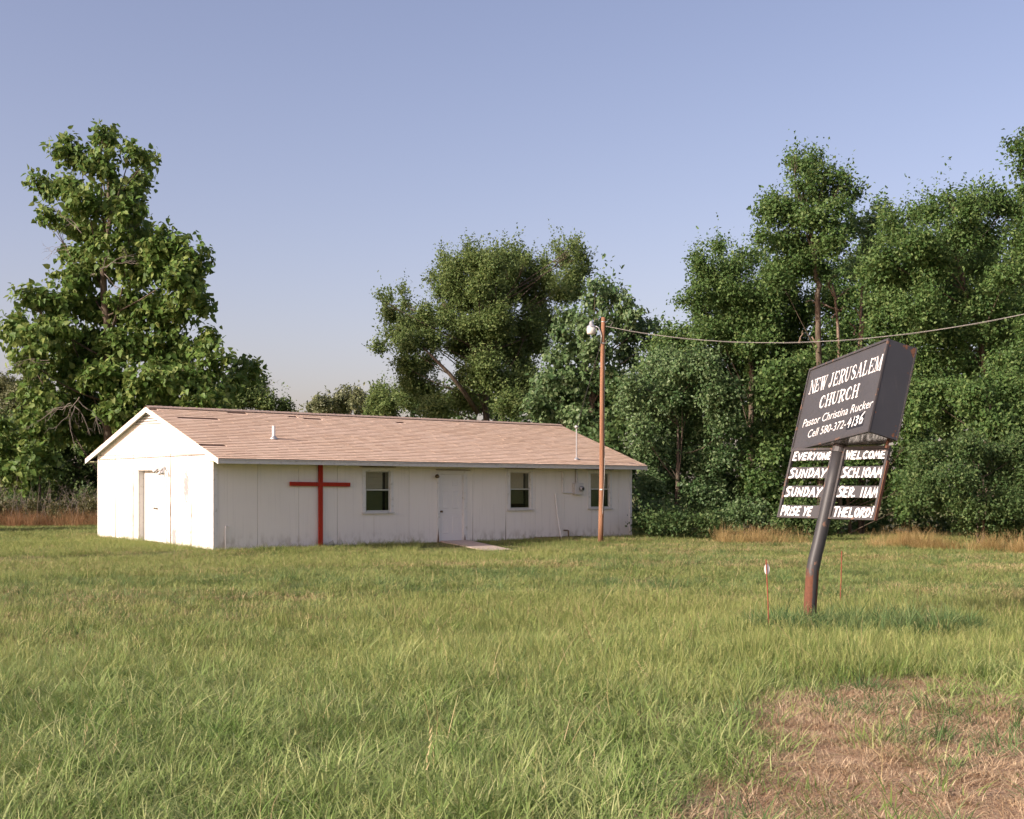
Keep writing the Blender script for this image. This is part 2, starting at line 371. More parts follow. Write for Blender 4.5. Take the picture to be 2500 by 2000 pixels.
# ------------------------------------------------------------------ the lie of the land
TH = 0.7051; BX, BY, BZ = -7.6293, 32.7431, 0.068       # church: near corner and heading
BW, BL, BK, BKX = 7.3136, 15.2126, 0.0178, 0.0013
c_, s_ = math.cos(TH), math.sin(TH)
def to_uv(x, y):
    dx, dy = np.asarray(x, float) - BX, np.asarray(y, float) - BY
    return dx * c_ + dy * s_, -dx * s_ + dy * c_
def from_uv(u, v): return BX + u * c_ - v * s_, BY + u * s_ + v * c_
gn = VNoise(3)
def gz(x, y):
    """ground height"""
    u, v = to_uv(x, y)
    rise = BZ + BK * np.clip(v, 0, 9) + BKX * np.clip(u, 0, 20)
    d = np.maximum(np.maximum(-v, 0), np.maximum(-u, u - BL))
    d = np.maximum(d, 0)
    reach = 2.2 + 4.5 * sst(9.5, 12.5, u)
    w = 1 - sst(0, 1, d / np.where(v > 0, 14, reach))
    z = -0.10 * (1 - w) + rise * w - 0.03 * w
    z = z + (gn.fbm(np.asarray(x) * .5 + 40, np.asarray(y) * .5 + 40) - .5) * .10 * sst(0, 3, d + .5)
    slab_ = (u > 6.3) & (u < 9.2) & (v > -3.0) & (v < .3)
    return np.where(slab_, np.minimum(z, BZ + .02 + .085 * np.minimum(v, 0) - .035), z)
def in_church(x, y, pad=.0):
    u, v = to_uv(x, y); return (u > -pad) & (u < BL + pad) & (v > -pad) & (v < BW + pad)
dn = VNoise(11)
def dead_zone(x, y):
    """bare verge where the mown grass has died, lower right"""
    x = np.asarray(x, float); y = np.asarray(y, float)
    e = 8.9 + 1.5 * (1 - np.exp(-np.maximum(x - 1.4, 0) / .9)) - y
    f = np.minimum(x - .85, e) + (dn.fbm(x * .85, y * .85) - .5) * 3.0 + (dn.fbm(x * 3.1 + 5, y * 3.1) - .5) * 1.0
    return sst(-.45, .65, f)

def axis(segs):
    a = []
    for lo, hi, st in segs: a += list(np.arange(lo, hi, st))
    return np.array(a + [segs[-1][1]])
gx = axis([(-900, -100, 100), (-100, -30, 5), (-30, -8, 1.0), (-8, 10, .3), (10, 30, 1.0), (30, 100, 5), (100, 900, 100)])
gy = axis([(-300, -20, 40), (-20, 3, 1.5), (3, 18, .3), (18, 45, .6), (45, 100, 3), (100, 1500, 100)])
GX, GY = np.meshgrid(gx, gy); GZ = gz(GX, GY)
nx, ny = len(gx), len(gy)
idx = np.arange(nx * ny).reshape(ny, nx)
quads = np.stack([idx[:-1, :-1], idx[:-1, 1:], idx[1:, 1:], idx[1:, :-1]], -1).reshape(-1)
g = np_mesh('ground', np.stack([GX, GY, GZ], -1).reshape(-1, 3), 4, quads, M['ground'], vattr={'dead': dead_zone(GX, GY).ravel()}, smooth=True)
tag(g, 'rough field of soil and thatch under the grass', 'ground', kind='structure')

# ------------------------------------------------------------------ the church
church = empty('church_building', (BX, BY, BZ), TH)
tag(church, 'long low white panelled church building with tan shingle roof', 'building')
shear = lambda p: (p[0], p[1], p[2] + BK * p[1] + BKX * p[0])
EO, RO, ZE, ZR = 0.5735, 0.16, 2.333, 3.764
SL = (ZR - ZE) / (BW / 2 + EO); SOF = 2.215
def bb(mb, name, mat, parent, **kw): return mb.build(name, mat, parent, warp=shear, **kw)
roof_z = lambda v: ZE + (v + EO) * SL if v <= BW / 2 else ZE + (BW + EO - v) * SL

wall_f = bb(MB().box(.1, BL - .1, .10, .20, -.25, SOF + .2), 'wall', M['core'], church)
pr = MB()   # gable wall core: a pentagon slab
def slab(mb, u0, u1, pts):
    n = len(pts); v = [(u0, a, b) for a, b in pts] + [(u1, a, b) for a, b in pts]
    mb.add(v, [tuple(range(n))[::-1], tuple(range(n, 2 * n))] + [(i, (i + 1) % n, n + (i + 1) % n, n + i) for i in range(n)])
    return mb
pent = [(.2, -.25), (BW - .02, -.25), (BW - .02, roof_z(0) - .12), (BW / 2, ZR - .12), (.2, roof_z(.2) - .10)]
wall_g = bb(slab(MB(), .22, .32, pent), 'wall', M['core'], church)
pent2 = [(.2, -.25), (BW, -.25), (BW, roof_z(0) - .1), (BW / 2, ZR - .12), (0.012, roof_z(0) - .1), (.012, -.25)]
wall_e = bb(slab(MB(), BL - .1, BL, pent2), 'wall', M['siding'], church)
wall_b = bb(MB().box(.33, BL - .1, BW - .1, BW, -.25, roof_z(0) - .12), 'wall', M['siding'], church)

# window and door openings of the long wall: u0, u1, z0, z1
WINS = [(4.629, 5.476, .887, 2.029), (9.925, 10.746, .919, 2.047), (13.331, 14.195, .923, 2.048)]
DOOR = (7.22, 8.11, -.02, 1.965)
OPEN = WINS + [DOOR]
def panel(u0, u1, z0, z1, gap_l, gap_r, flare_l, flare_r, parent, opens=(), face='front', top=None):
    """one sheet of siding: cells left after the openings are cut out"""
    us = sorted({u0, u1} | {q for o in opens for q in o[:2] if u0 < q < u1})
    zs = sorted({z0, z1} | {q for o in opens for q in o[2:] if z0 < q < z1})
    mb = MB()
    for i in range(len(us) - 1):
        for j in range(len(zs) - 1):
            a, b, c, d = us[i], us[i + 1], zs[j], zs[j + 1]
            um, zm = (a + b) / 2, (c + d) / 2
            if any(o[0] < um < o[1] and o[2] < zm < o[3] for o in opens): continue
            la = gap_l / 2 if i == 0 else 0; lb = gap_r / 2 if i == len(us) - 2 else 0
            fl = lambda z, f: f * max(0, (1.0 - z)) if f else 0
            P = []
            for z in (c, d):
                x0 = a + la + (fl(z, flare_l) if i == 0 else 0); x1 = b - lb - (fl(z, flare_r) if i == len(us) - 2 else 0)
                P.append((x0, x1, z))
            if face == 'front':
                v = [(P[0][0], -.014, c), (P[0][1], -.014, c), (P[0][1], 0, c), (P[0][0], 0, c), (P[1][0], -.014, d), (P[1][1], -.014, d), (P[1][1], 0, d), (P[1][0], 0, d)]
            else:
                v = [(-.014, P[0][0], c), (-.014, P[0][1], c), (0, P[0][1], c), (0, P[0][0], c), (-.014, P[1][0], d), (-.014, P[1][1], d), (0, P[1][1], d), (0, P[1][0], d)]
            mb.add(v, [(0, 3, 2, 1), (4, 5, 6, 7), (0, 1, 5, 4), (1, 2, 6, 5), (2, 3, 7, 6), (3, 0, 4, 7)])
    return bb(mb, 'siding_panel', M['siding'], parent)
US = [.02, 1.25, 2.49, 3.71, 4.92, 6.13, 7.40, 8.47, 9.76, 10.95, 12.18, 13.40, 14.62, BL - .06]
flares = {8: .016, 7: .010, 3: .004, 1: .003}
for i in range(len(US) - 1):
    panel(US[i], US[i + 1], -.12, SOF + .05, .008, .008, flares.get(i, .0), flares.get(i + 1, .0), wall_f, [(a - .0, b, c, d) for a, b, c, d in OPEN])
    if 0 < i and not any(o[0] - .03 < US[i] < o[1] + .03 for o in OPEN): bb(MB().box(US[i] - .05, US[i] + .05, .001, .02, -.12, SOF + .04), 'batten', M['batten'], wall_f)
    elif i and not DOOR[0] < US[i] < DOOR[1]: bb(MB().box(US[i] - .05, US[i] + .05, .001, .02, -.12, .85), 'batten', M['batten'], wall_f)
# gable panels: six below the seam, three above, cut to the roof
GD = (2.80, 4.46, -.02, 1.98)
VS = [.02, 1.24, 2.45, 3.66, 4.85, 6.08, BW - .05]
gf = {1: .014, 2: .026, 4: .024, 5: .016}
for i in range(6):
    panel(VS[i], VS[i + 1], -.12, 2.405, .020, .020, gf.get(i, .0), gf.get(i + 1, .0), wall_g, [GD], face='gable')
for v in VS[1:-1]:
    bb(MB().box(.002, .02, v - .05, v + .05, 2.02 if GD[0] < v < GD[1] else -.12, 2.369), 'batten', M['batten'], wall_g)
bb(MB().box(.003, .025, .05, BW - .05, 2.37, 2.46), 'batten', M['batten'], wall_g)
for v in (2.45, 4.83): bb(MB().box(.002, .02, v - .05, v + .05, 2.461, 3.1), 'batten', M['batten'], wall_g)
VB = 3.27   # bottom of the louvred vent
def upper(pts): return bb(slab(MB(), -.014, 0, pts), 'siding_panel', M['siding'], wall_g)
ue = lambda v: roof_z(v) - .10
upper([(.03, 2.418), (2.446, 2.418), (2.446, ue(2.446)), (.03, ue(.03))])
v_l = BW / 2 - (ue(BW / 2) - VB) / SL; v_r = BW - v_l
upper([(2.458, 2.418), (4.823, 2.418), (4.823, ue(4.823)), (v_r, VB), (v_l, VB), (2.458, ue(2.458))])
upper([(4.835, 2.418), (BW - .05, 2.418), (BW - .05, ue(BW - .05)), (4.835, ue(4.835))])
# louvred vent
vent = bb(slab(MB(), .05, .08, [(v_l + .03, VB), (v_r - .03, VB), (BW / 2, ue(BW / 2))]), 'gable_vent', M['core'], church)
for k in range(5):
    z = VB + .012 + k * .078
    hw = (ue(BW / 2) - z) / SL - .03
    if hw < .1: break
    v0, v1 = BW / 2 - hw, BW / 2 + hw
    hw2 = max((ue(BW / 2) - z - .062) / SL - .03, .05); a0, a1 = BW / 2 - hw2, BW / 2 + hw2
    mb = MB().add([(-.03, v0, z), (-.03, v1, z), (.03, a1, z + .062), (.03, a0, z + .062), (-.04, v0, z + .012), (-.04, v1, z + .012), (.02, a1, z + .072), (.02, a0, z + .072)],
                  [(0, 1, 2, 3), (4, 5, 6, 7), (0, 1, 5, 4), (2, 3, 7, 6), (0, 3, 7, 4), (1, 2, 6, 5)])
    bb(mb, 'slat', M['rake'], vent)
# corner boards
bb(MB().box(-.03, -.0145, .0, .07, -.15, 2.40), 'corner_board', M['trim'], church)
bb(MB().box(-.03, .09, -.032, -.0005, -.15, SOF + .02), 'corner_board', M['trim'], church)
bb(MB().box(BL - .09, BL + .02, -.032, -.0005, -.15, SOF + .02), 'corner_board', M['trim'], church)
bb(MB().box(-.03, -.0145, BW - .09, BW + .0, -.15, 2.62), 'corner_board', M['trim'], church)
bb(MB().box(-.03, .35, BW + .0005, BW + .02, -.15, 2.40), 'corner_board', M['trim'], church)

# double doors in the gable
gd = bb(MB().box(.14, .18, GD[0] + .02, (GD[0] + GD[1]) / 2 - .006, .0, GD[3] - .02), 'door', M['door'], church)
gd2 = bb(MB().box(.141, .181, (GD[0] + GD[1]) / 2 + .006, GD[1] - .02, .0, GD[3] - .02), 'door', M['door'], church)
for d_, vv in ((gd, 3.58), (gd2, 3.70)):
    bb(MB().lathe((.141, vv, .93), [(.012, 0), (.012, -.03), (.026, -.04), (.028, -.06), (.012, -.07)], 10, (1, 0, 0)), 'knob', M['brass'], d_, smooth=True)
jb = MB().box(-.010, .139, GD[1] - .0, GD[1] + .035, -.1, GD[3]).box(-.010, .139, GD[0] - .035, GD[0], -.1, GD[3]).box(.0, .139, GD[0], GD[1], GD[3], GD[3] + .03)
bb(jb, 'jamb', M['trim'], church)
bb(MB().box(-.032, -.015, GD[1] + .0, GD[1] + .09, -.1, GD[3] + .02), 'casing', M['rake'], church)
bb(MB().box(-.032, -.015, GD[0] - .10, GD[0] - .0, -.1, GD[3] + .02), 'casing', M['rake'], church)
bb(MB().box(-.036, -.015, GD[0] - .03, GD[1] + .10, GD[3] + .021, GD[3] + .145), 'header_board', M['trim'], church)
# twin flood light hanging at the corner of the door head
fl = bb(MB().lathe((-.036, 2.79, 2.05), [(.05, 0), (.05, -.03), (.02, -.035)], 12, (1, 0, 0)), 'flood_light', M['lamp'], church)
for dv, dz in ((-.17, -.10), (.02, -.15), (.20, -.06)):
    a = np.array([-.06, 2.79, 2.05]); b = a + np.array([-.06, dv, dz * .3])
    e = b + np.array([-.06, dv * .3, dz])
    bb(MB().tube([a, b], .012, 6), 'arm', M['lamp'], fl)
    d = (e - b) / np.linalg.norm(e - b)
    bb(MB().lathe(b, [(.02, 0), (.03, .05), (.06, .15), (.055, .155)], 10, d), 'lamp_head', M['lamp'], fl, smooth=True)

# roof
roof = bb(slab(MB(), -RO, BL + RO, [(-EO, ZE - .03), (BW / 2, ZR - .03), (BW + EO, ZE - .03), (BW + EO, ZE - .06), (BW / 2, ZR - .06), (-EO, ZE - .06)]), 'roof', M['felt'], church)
sm = MB(); NCOURSE = 31
run = BW / 2 + EO; cw_ = run / NCOURSE
missing = [(.45, 1.45, 2.78), (-.16, .49, .43), (2.34, 2.67, 3.45), (4.10, 4.46, 3.36), (4.6, 5.25, 3.2), (-.1, .2, 3.5), (10.9, 11.1, 1.0), (8.0, 8.15, 3.1)]
tan = math.hypot(1, SL)
for side in (0, 1):
    for k in range(NCOURSE):
        va = -EO - .025 + k * cw_; vb2 = va + cw_ * 1.12
        ph = random.random() * .3
        u = -RO - .02 - ph; wob = [random.uniform(-.002, .002) for _ in range(120)]
        kk = 0
        while u < BL + RO + .02:
            w = .305 * random.uniform(.98, 1.02); ua = max(u, -RO - .02); ub = min(u + w - .006, BL + RO + .02); u += w; kk += 1
            if ub - ua < .02: continue
            vm = (va + vb2) / 2
            gone = side == 0 and any(m[0] < (ua + ub) / 2 < m[1] and abs(vm - m[2]) < cw_ * .52 for m in missing)
            h = .021 + random.uniform(-.003, .003); val = random.random()
            va_t = va + wob[kk]
            z = lambda v: ZE - .03 + (v + EO) * SL
            if gone: h = .003; val = 1.5
            pts = [(ua, va_t, z(va_t) + .001), (ub, va_t, z(va_t) + .001), (ub, va_t, z(va_t) + h), (ua, va_t, z(va_t) + h), (ub, vb2, z(vb2) + (.0075 if not gone else .001)), (ua, vb2, z(vb2) + (.0075 if not gone else .001))]
            if side: pts = [(p[0], BW - p[1], p[2]) for p in pts]
            sm.add(pts, [(3, 2, 4, 5), (0, 3, 5), (1, 4, 2)], val); n_ = len(sm.v) - 6; sm.f.append((n_, n_ + 1, n_ + 2, n_ + 3)); sm.fa.append(max(val, 1.3) if not gone else 1.5)
sh = bb(sm, 'shingles', M['shingle'], roof, attr='rnd'); tag(sh, kind='stuff')
rc_ = MB(); u = -RO - .02
while u < BL + RO:
    b = min(u + .2, BL + RO + .02); zz = ZR + .004
    lift = random.uniform(0, .006)
    rc_.add([(u, BW / 2 - .14, zz - .14 * SL + .002), (b, BW / 2 - .14, zz - .14 * SL + .008), (b, BW / 2, zz + .018 + lift), (u, BW / 2, zz + .008 + lift), (u, BW / 2 + .14, zz - .14 * SL + .002), (b, BW / 2 + .14, zz - .14 * SL + .008)],
            [(0, 1, 2, 3), (3, 2, 5, 4), (1, 5, 2)], random.random()); u += .145
bb(rc_, 'ridge_cap', M['ridge'], roof)
# fascia boards in three lengths, the joints a little out of line
for k, (a, b, dz) in enumerate(((-RO, 5.2, 0), (5.206, 9.02, -.004), (9.026, BL + RO, .003))):
    bb(MB().box(a, b, -EO - .004, -EO + .016, ZE - .155 + dz, ZE - .062 + dz), 'fascia_board', M['fascia'], roof)
bb(MB().box(-RO + .02, BL + RO - .02, -EO - .022, -EO + .01, ZE - .060, ZE - .032), 'drip_edge', M['fascia'], roof)
bb(MB().box(-RO, BL + RO, BW + EO - .016, BW + EO + .004, ZE - .155, ZE - .062), 'fascia_board', M['fascia'], roof)
bb(MB().box(-RO + .025, BL + RO - .025, -EO + .017, -.0325, SOF, SOF + .02), 'soffit', M['soffit'], roof)
bb(MB().box(-RO + .025, BL + RO - .025, BW + .021, BW + EO - .017, SOF, SOF + .02), 'soffit', M['soffit'], roof)
for uo, w in ((-RO - .024, .022), (BL + RO + .002, .022)):
    for sgn in (0, 1):
        f_ = (lambda v: v) if sgn == 0 else (lambda v: BW - v)
        top = .033; dep = .135
        z = lambda v: ZE - .03 + (v + EO) * SL
        pts = [(-EO - .01, z(-EO - .01)), (BW / 2 - .0005, z(BW / 2)), (BW / 2 - .0005, z(BW / 2) - dep), (-EO - .01, z(-EO - .01) - dep)]
        pts = [(f_(a), b) for a, b in pts]
        bb(slab(MB(), uo, uo + w, pts), 'rake_board', M['rake'], roof)
for sgn in (0, 1):   # underside of the gable overhang
    f_ = (lambda v: v) if sgn == 0 else (lambda v: BW - v)
    z = lambda v: ZE - .062 + (v + EO) * SL
    pts = [(-EO + .02, z(-EO + .02)), (BW / 2, z(BW / 2)), (BW / 2, z(BW / 2) - .03), (-EO + .02, z(-EO + .02) - .03)]
    bb(slab(MB(), -RO, -.016, [(f_(a), b) for a, b in pts]), 'soffit', M['trim'], roof)
# plumbing vent with its boot, and the service mast
vz = roof_z(1.149)
vp = bb(MB().tube([(2.396, 1.149, vz - .05), (2.396, 1.149, vz + .33)], .045, 14), 'vent_pipe', M['pvc'], roof, smooth=False)
bb(MB().lathe((2.396, 1.149, vz - .04), [(.11, 0), (.10, .03), (.055, .08), (.05, .10)], 14), 'boot', M['galv'], vp)
mz = roof_z(-.063)
ms_ = bb(MB().tube([(12.675, -.063, SOF - .6), (12.675, -.063, mz + .98)], .024, 10), 'service_mast', M['galv'], roof)
bb(MB().lathe((12.675, -.063, mz - .03), [(.10, 0), (.09, .02), (.035, .06), (.03, .07)], 12), 'boot', M['galv'], ms_)
bb(MB().lathe((12.675, -.063, mz + .96), [(.03, 0), (.06, .01), (.075, .05), (.06, .09), (.02, .11)], 12), 'weather_head', M['galv'], ms_, smooth=True)

# windows
def window(u0, u1, z0, z1, torn=False):
    w = bb(MB().box(u0 - .11, u0 - .0, -.034, -.0145, z0 + .0, z1 + .095).box(u1, u1 + .095, -.034, -.0145, z0 + .0, z1 + .095).box(u0, u1, -.034, -.0145, z1, z1 + .095), 'window', M['trim'], church)
    rv = MB().box(u0 - .02, u0 + .006, -.012, .10, z0, z1).box(u1 - .006, u1 + .02, -.012, .10, z0, z1).box(u0 + .006, u1 - .006, -.012, .10, z1 - .006, z1 + .02).box(u0 + .006, u1 - .006, -.012, .10, z0 - .02, z0 + .006)
    bb(rv, 'frame', M['trim'], w)
    bb(MB().box(u0 - .12, u1 + .11, -.075, -.0145, z0 - .05, z0 - .012).box(u0 - .02, u1 + .02, -.06, -.0145, z0 - .0115, z0), 'sill', M['fascia'], w)
    bb(MB().box(u0 - .20, u1 + .17, -.06, -.0145, z1 + .115, z1 + .128), 'drip_cap', M['batten'], w)
    zm = z0 + (z1 - z0) * .53
    def sash(za, zb, y, name, inset, th):
        a, b = u0 + inset, u1 - inset
        s_b = bb(MB().box(a, a + th, y, y + .025, za, zb).box(b - th, b, y, y + .025, za, zb).box(a + th, b - th, y, y + .025, zb - th, zb).box(a + th, b - th, y, y + .025, za, za + th), name, M['alu'], w)
        return a + th, b - th
    a, b = sash(zm - .03, z1 - .008, .036, 'sash', .008, .022)
    bb(MB().box(a - .005, b + .005, .046, .050, zm - .02, z1 - .02), 'pane', M['glass'], w)
    a, b = sash(z0 + .008, zm + .028, .004, 'sash', .010, .034)
    bb(MB().box(a - .005, b + .005, .014, .018, z0 + .03, zm + .005), 'pane', M['glass_dark'], w)
    wd = u1 - u0
    bl = MB(); z = z0 + (.16 if torn else .03)
    while z < z1 - .03:
        tl = random.uniform(-.004, .004)
        bl.add([(u0 + .02, .072 + tl, z), (u0 + wd * .755, .072 + tl, z), (u0 + wd * .755, .086, z + .021), (u0 + .02, .086, z + .021)], [(0, 1, 2, 3)])
        z += .0235
    bb(bl, 'blind', M['blind'], w)
    bb(MB().box(u0 + wd * .87, u1 - .02, .075, .085, z0 + .01, z1 - .01), 'curtain', M['curtain'], w)
    return w
for i, o in enumerate(WINS): window(*o, torn=(i == 1))

# entry door with six panels
u0, u1, z0, z1 = DOOR
dr = bb(MB().box(u0 + .012, u1 - .03, .012, .055, z0 + .015, z1 - .012), 'door', M['door'], church)
dw = u1 - u0 - .04
for (za, zb) in ((1.62, 1.83), (.95, 1.50), (.22, .72)):
    for (fa, fb) in ((.13, .42), (.56, .85)):
        a, b = u0 + .01 + dw * fa, u0 + .01 + dw * fb
        bb(MB().add([(a, .0115, za), (b, .0115, za), (b, .0115, zb), (a, .0115, zb), (a + .02, .002, za + .02), (b - .02, .002, za + .02), (b - .02, .002, zb - .02), (a + .02, .002, zb - .02),
                     (a + .045, .009, za + .045), (b - .045, .009, za + .045), (b - .045, .009, zb - .045), (a + .045, .009, zb - .045)],
                    [(0, 1, 5, 4), (1, 2, 6, 5), (2, 3, 7, 6), (3, 0, 4, 7), (4, 5, 9, 8), (5, 6, 10, 9), (6, 7, 11, 10), (7, 4, 8, 11), (8, 9, 10, 11)]), 'panel', M['door'], dr)
bb(MB().lathe((u0 + .075, .012, .87), [(.03, 0), (.03, -.01), (.012, -.015), (.012, -.035), (.028, -.045), (.03, -.065), (.012, -.075)], 12, (0, 1, 0)), 'knob', M['brass'], dr, smooth=True)
bb(MB().box(u0 - .085, u0 - .0, -.034, -.0145, -.1, z1 + .1).box(u1, u1 + .14, -.034, -.0145, -.06, z1 + .1).box(u0, u1, -.034, -.0145, z1, z1 + .1), 'casing', M['trim'], church)
bb(MB().box(u0 - .001, u0 + .010, -.012, .10, -.1, z1).box(u1 - .028, u1 + .001, -.012, .10, -.1, z1).box(u0 + .010, u1 - .028, -.012, .10, z1 - .010, z1 + .01), 'jamb', M['trim'], church)
bb(MB().box(u0 - .13, u1 + .22, -.06, -.0145, z1 + .118, z1 + .130), 'drip_cap', M['batten'], church)
bb(MB().box(u0 - .02, u1 + .02, -.10, .1, -.12, -.01), 'threshold', M['batten'], church)
# rotted wood at the foot of the casing
bb(MB().add([(u0 - .10, -.036, -.05), (u0 - .02, -.037, -.05), (u0 - .03, -.037, .10), (u0 - .045, -.036, .25), (u0 - .055, -.036, .42), (u0 - .075, -.036, .22)], [(0, 1, 2, 3, 4, 5)]), 'rotten_wood', M['batten'], church)
bb(MB().add([(u1 + .02, -.036, -.03), (u1 + .07, -.036, -.03), (u1 + .065, -.036, .10), (u1 + .04, -.036, .2), (u1 + .025, -.036, .1)], [(0, 1, 2, 3, 4)]), 'rotten_wood', M['batten'], church)
wl = bb(MB().lathe((7.11, -.034, 1.88), [(.04, 0), (.04, -.02), (.015, -.03), (.015, -.10)], 10, (0, 1, 0)), 'wall_light', M['lamp'], church)
bb(MB().lathe((7.10, -.13, 1.88), [(.02, -.02), (.045, .02), (.06, .10), (.058, .105)], 12, (-.8, -.35, .25)), 'lamp_head', M['brass'], wl, smooth=True)

# meter, conduits and small pipes on the long wall
mt = bb(MB().box(12.53, 12.90, -.15, -.0145, 1.36, 1.73), 'meter_box', M['meterbox'], church, bevel=.008)
bb(MB().lathe((12.79, -.15, 1.545), [(.085, 0), (.085, -.05), (.07, -.09), (.03, -.10)], 16, (0, 1, 0)), 'meter_dial', M['galv'], mt, smooth=True)
bb(MB().lathe((12.79, -.245, 1.545), [(.05, 0), (.05, -.008)], 12, (0, 1, 0)), 'meter_face', M['black'], mt)
bb(MB().tube([(12.70, -.06, 1.73), (12.70, -.06, SOF)], .026, 8), 'conduit', M['meterbox'], mt)
bb(MB().tube([(12.53, -.05, 1.415), (12.11, -.05, 1.415), (12.09, -.05, 1.43), (12.09, -.05, 2.05), (12.09, -.012, 2.07)], .018, 8), 'conduit', M['trim'], mt)
bb(MB().tube([(12.15, -.02, .222), (12.30, -.03, .222), (12.337, -.05, .21), (12.337, -.05, -.08)], .02, 8), 'drain_pipe', M['batten'], church)
bb(MB().box(10.9, 13.0, -.02, -.0145, -.10, .03), 'skirt_gap', M['batten'], church)
# standpipe by the corner
bb(MB().tube([(.30, -.06, -.1), (.30, -.06, .55), (.315, -.06, .573), (.39, -.06, .575), (.395, -.06, .55)], .017, 8), 'standpipe', M['pvc'], church)
print('church ok')

# things against the church: same local frame, top-level
def local_thing(name, mb, mat, label, cat, **kw):
    o = mb.build(name, mat, None, warp=shear, **kw); o.location = (BX, BY, BZ); o.rotation_euler = (0, 0, TH)
    return tag(o, label, cat)
cross = empty('wall_cross', (*from_uv(3.14, -.07), BZ), TH); tag(cross, 'tall red wooden cross standing against the white wall', 'cross')
MB().box(-.063, .063, -.025, .0245, -.12, 2.205).build('upright', M['red'], cross, bevel=.006)
MB().add([(-.955, -.030, 1.612), (.945, -.030, 1.598), (.945, .022, 1.598), (-.955, .022, 1.612), (-.955, -.030, 1.722), (.945, -.030, 1.708), (.945, .022, 1.708), (-.955, .022, 1.722)],
         [(0, 3, 2, 1), (4, 5, 6, 7), (0, 1, 5, 4), (1, 2, 6, 5), (2, 3, 7, 6), (3, 0, 4, 7)]).build('crossbeam', M['red'], cross, bevel=.006)
local_thing('pipe', MB().tube([(11.763, -.05, 1.39), (11.82, -.07, .9), (11.87, -.11, .4), (11.93, -.17, -.08)], .020, 8), M['pvc'], 'thin white pipe leaning on the wall left of the meter', 'pipe')
jug = local_thing('bucket', MB().lathe((3.38, -.20, .015), [(.075, -.09), (.085, .08), (.092, .082), (.092, .10), (.075, .10), (.066, -.07)], 16, (.75, -.35, .35)), M['grey_plastic'], 'small grey bucket tipped over at the foot of the red cross', 'bucket', smooth=False)
# concrete walk from the entry door
wk = MB()
for k, (va, vb2) in enumerate(((-.034, -1.02), (-1.03, -2.13))):
    za = lambda v: .02 + v * .085
    a0, a1 = 7.235, 8.25
    p = [(a0, vb2, za(vb2) - .08), (a1, vb2, za(vb2) - .08), (a1, va, za(va) - .08), (a0, va, za(va) - .08), (a0, vb2, za(vb2)), (a1, vb2, za(vb2)), (a1, va, za(va)), (a0, va, za(va))]
    wk.add(p, [(0, 3, 2, 1), (4, 5, 6, 7), (0, 1, 5, 4), (1, 2, 6, 5), (2, 3, 7, 6), (3, 0, 4, 7)])
wk = wk.build('path', M['concrete'], None, warp=shear); wk.location = (BX, BY, BZ); wk.rotation_euler = (0, 0, TH)
tag(wk, 'short pale concrete walk leading from the entry door', 'path', kind='structure')

# ------------------------------------------------------------------ utility pole, lamp and cables
PX, PY = 2.70, 39.06; PZ = float(gz(PX, PY)) - .05
up = empty('utility_pole', (PX, PY, PZ)); tag(up, 'brown wooden utility pole with lamp in front of the church', 'utility pole')
ph_ = 1.5 + (HY - 775) / F * PY - PZ
axis_p = lambda z: np.array([.09 * z / ph_ + .012 * math.sin(z * .9), 0, z])
MB().tube([axis_p(z) for z in np.linspace(0, ph_, 12)], list(np.linspace(.082, .062, 12)), 16).build('pole_shaft', M['pole'], up, smooth=True)
MB().tube([axis_p(z) + np.array([.075 - .012 * z / ph_, -.05, 0]) for z in np.linspace(1.0, 6.0, 8)], .011, 6).build('ground_wire', M['black'], up)
MB().tube([axis_p(z) + np.array([.06 - .02 * math.sin(z * 2), -.068, 0]) for z in np.linspace(.9, 2.6, 8)], .009, 6).build('loose_wire', M['cable'], up)
MB().box(-.03, .05, -.088, -.078, 1.62, 1.66).build('metal_tag', M['reflector'], up)
z_at = lambda py: 1.5 + (HY - py) / F * PY - PZ
x_at = lambda px: (px - CX) / F * PY - PX
lp = MB().tube([(x_at(1467), -.07, z_at(840)), (x_at(1468), -.07, z_at(822)), (x_at(1466), -.07, z_at(812)), (x_at(1460), -.07, z_at(800)), (x_at(1452), -.06, z_at(797))], .02, 8).build('lamp_arm', M['galv'], up, smooth=True)
lx_, lz_ = x_at(1443.5), z_at(817)
lh = MB().lathe((lx_, -.06, lz_ + .20), [(.145, 0), (.145, .03), (.10, .07), (.07, .09), (.06, .17), (.03, .20), (.02, .21)], 18).build('lamp_cap', M['lamp'], up, smooth=True)
MB().lathe((lx_, -.06, lz_), [(.11, 0), (.13, .02), (.142, .10), (.142, .199)], 18).build('lamp_lens', M['lens'], up, smooth=True)
MB().tube([(x_at(1477), -.05, z_at(828)), (x_at(1481), -.02, z_at(832)), (x_at(1478), -.05, z_at(839)), (x_at(1470), -.08, z_at(841))], .008, 6).build('wire_loop', M['cable'], up)
MB().tube([axis_p(z_at(788)) + np.array([.06, -.03, 0]), axis_p(z_at(788)) + np.array([.16, 0, .10]), axis_p(z_at(788)) + np.array([.30, 0, .02]), axis_p(z_at(788)) + np.array([.22, 0, -.1])], .007, 6).build('wire_loop', M['cable'], up)
for zc in (z_at(786), z_at(838)):
    MB().lathe(axis_p(zc), [(.068, -.012), (.068, .012)], 14).build('clamp', M['galv'], up)
ln = []
p0 = np.array([PX + .14, PY, 0])
for s in np.linspace(0, 1, 48): ln.append((p0[0] + 17.25 * s, p0[1] - 19 * s, 6.59 - 6.46 * s + 8.77 * s * s))
cb = MB().tube(ln, .0055, 6)
tw = [(p[0], p[1], p[2] - .014 + .007 * math.sin(i * 1.9)) for i, p in enumerate(ln)]
cb.tube(tw, .0032, 5)
tag(cb.build('power_cable', M['cable'], None), 'pale twisted power cable sagging from the wooden pole towards the right', 'cable')
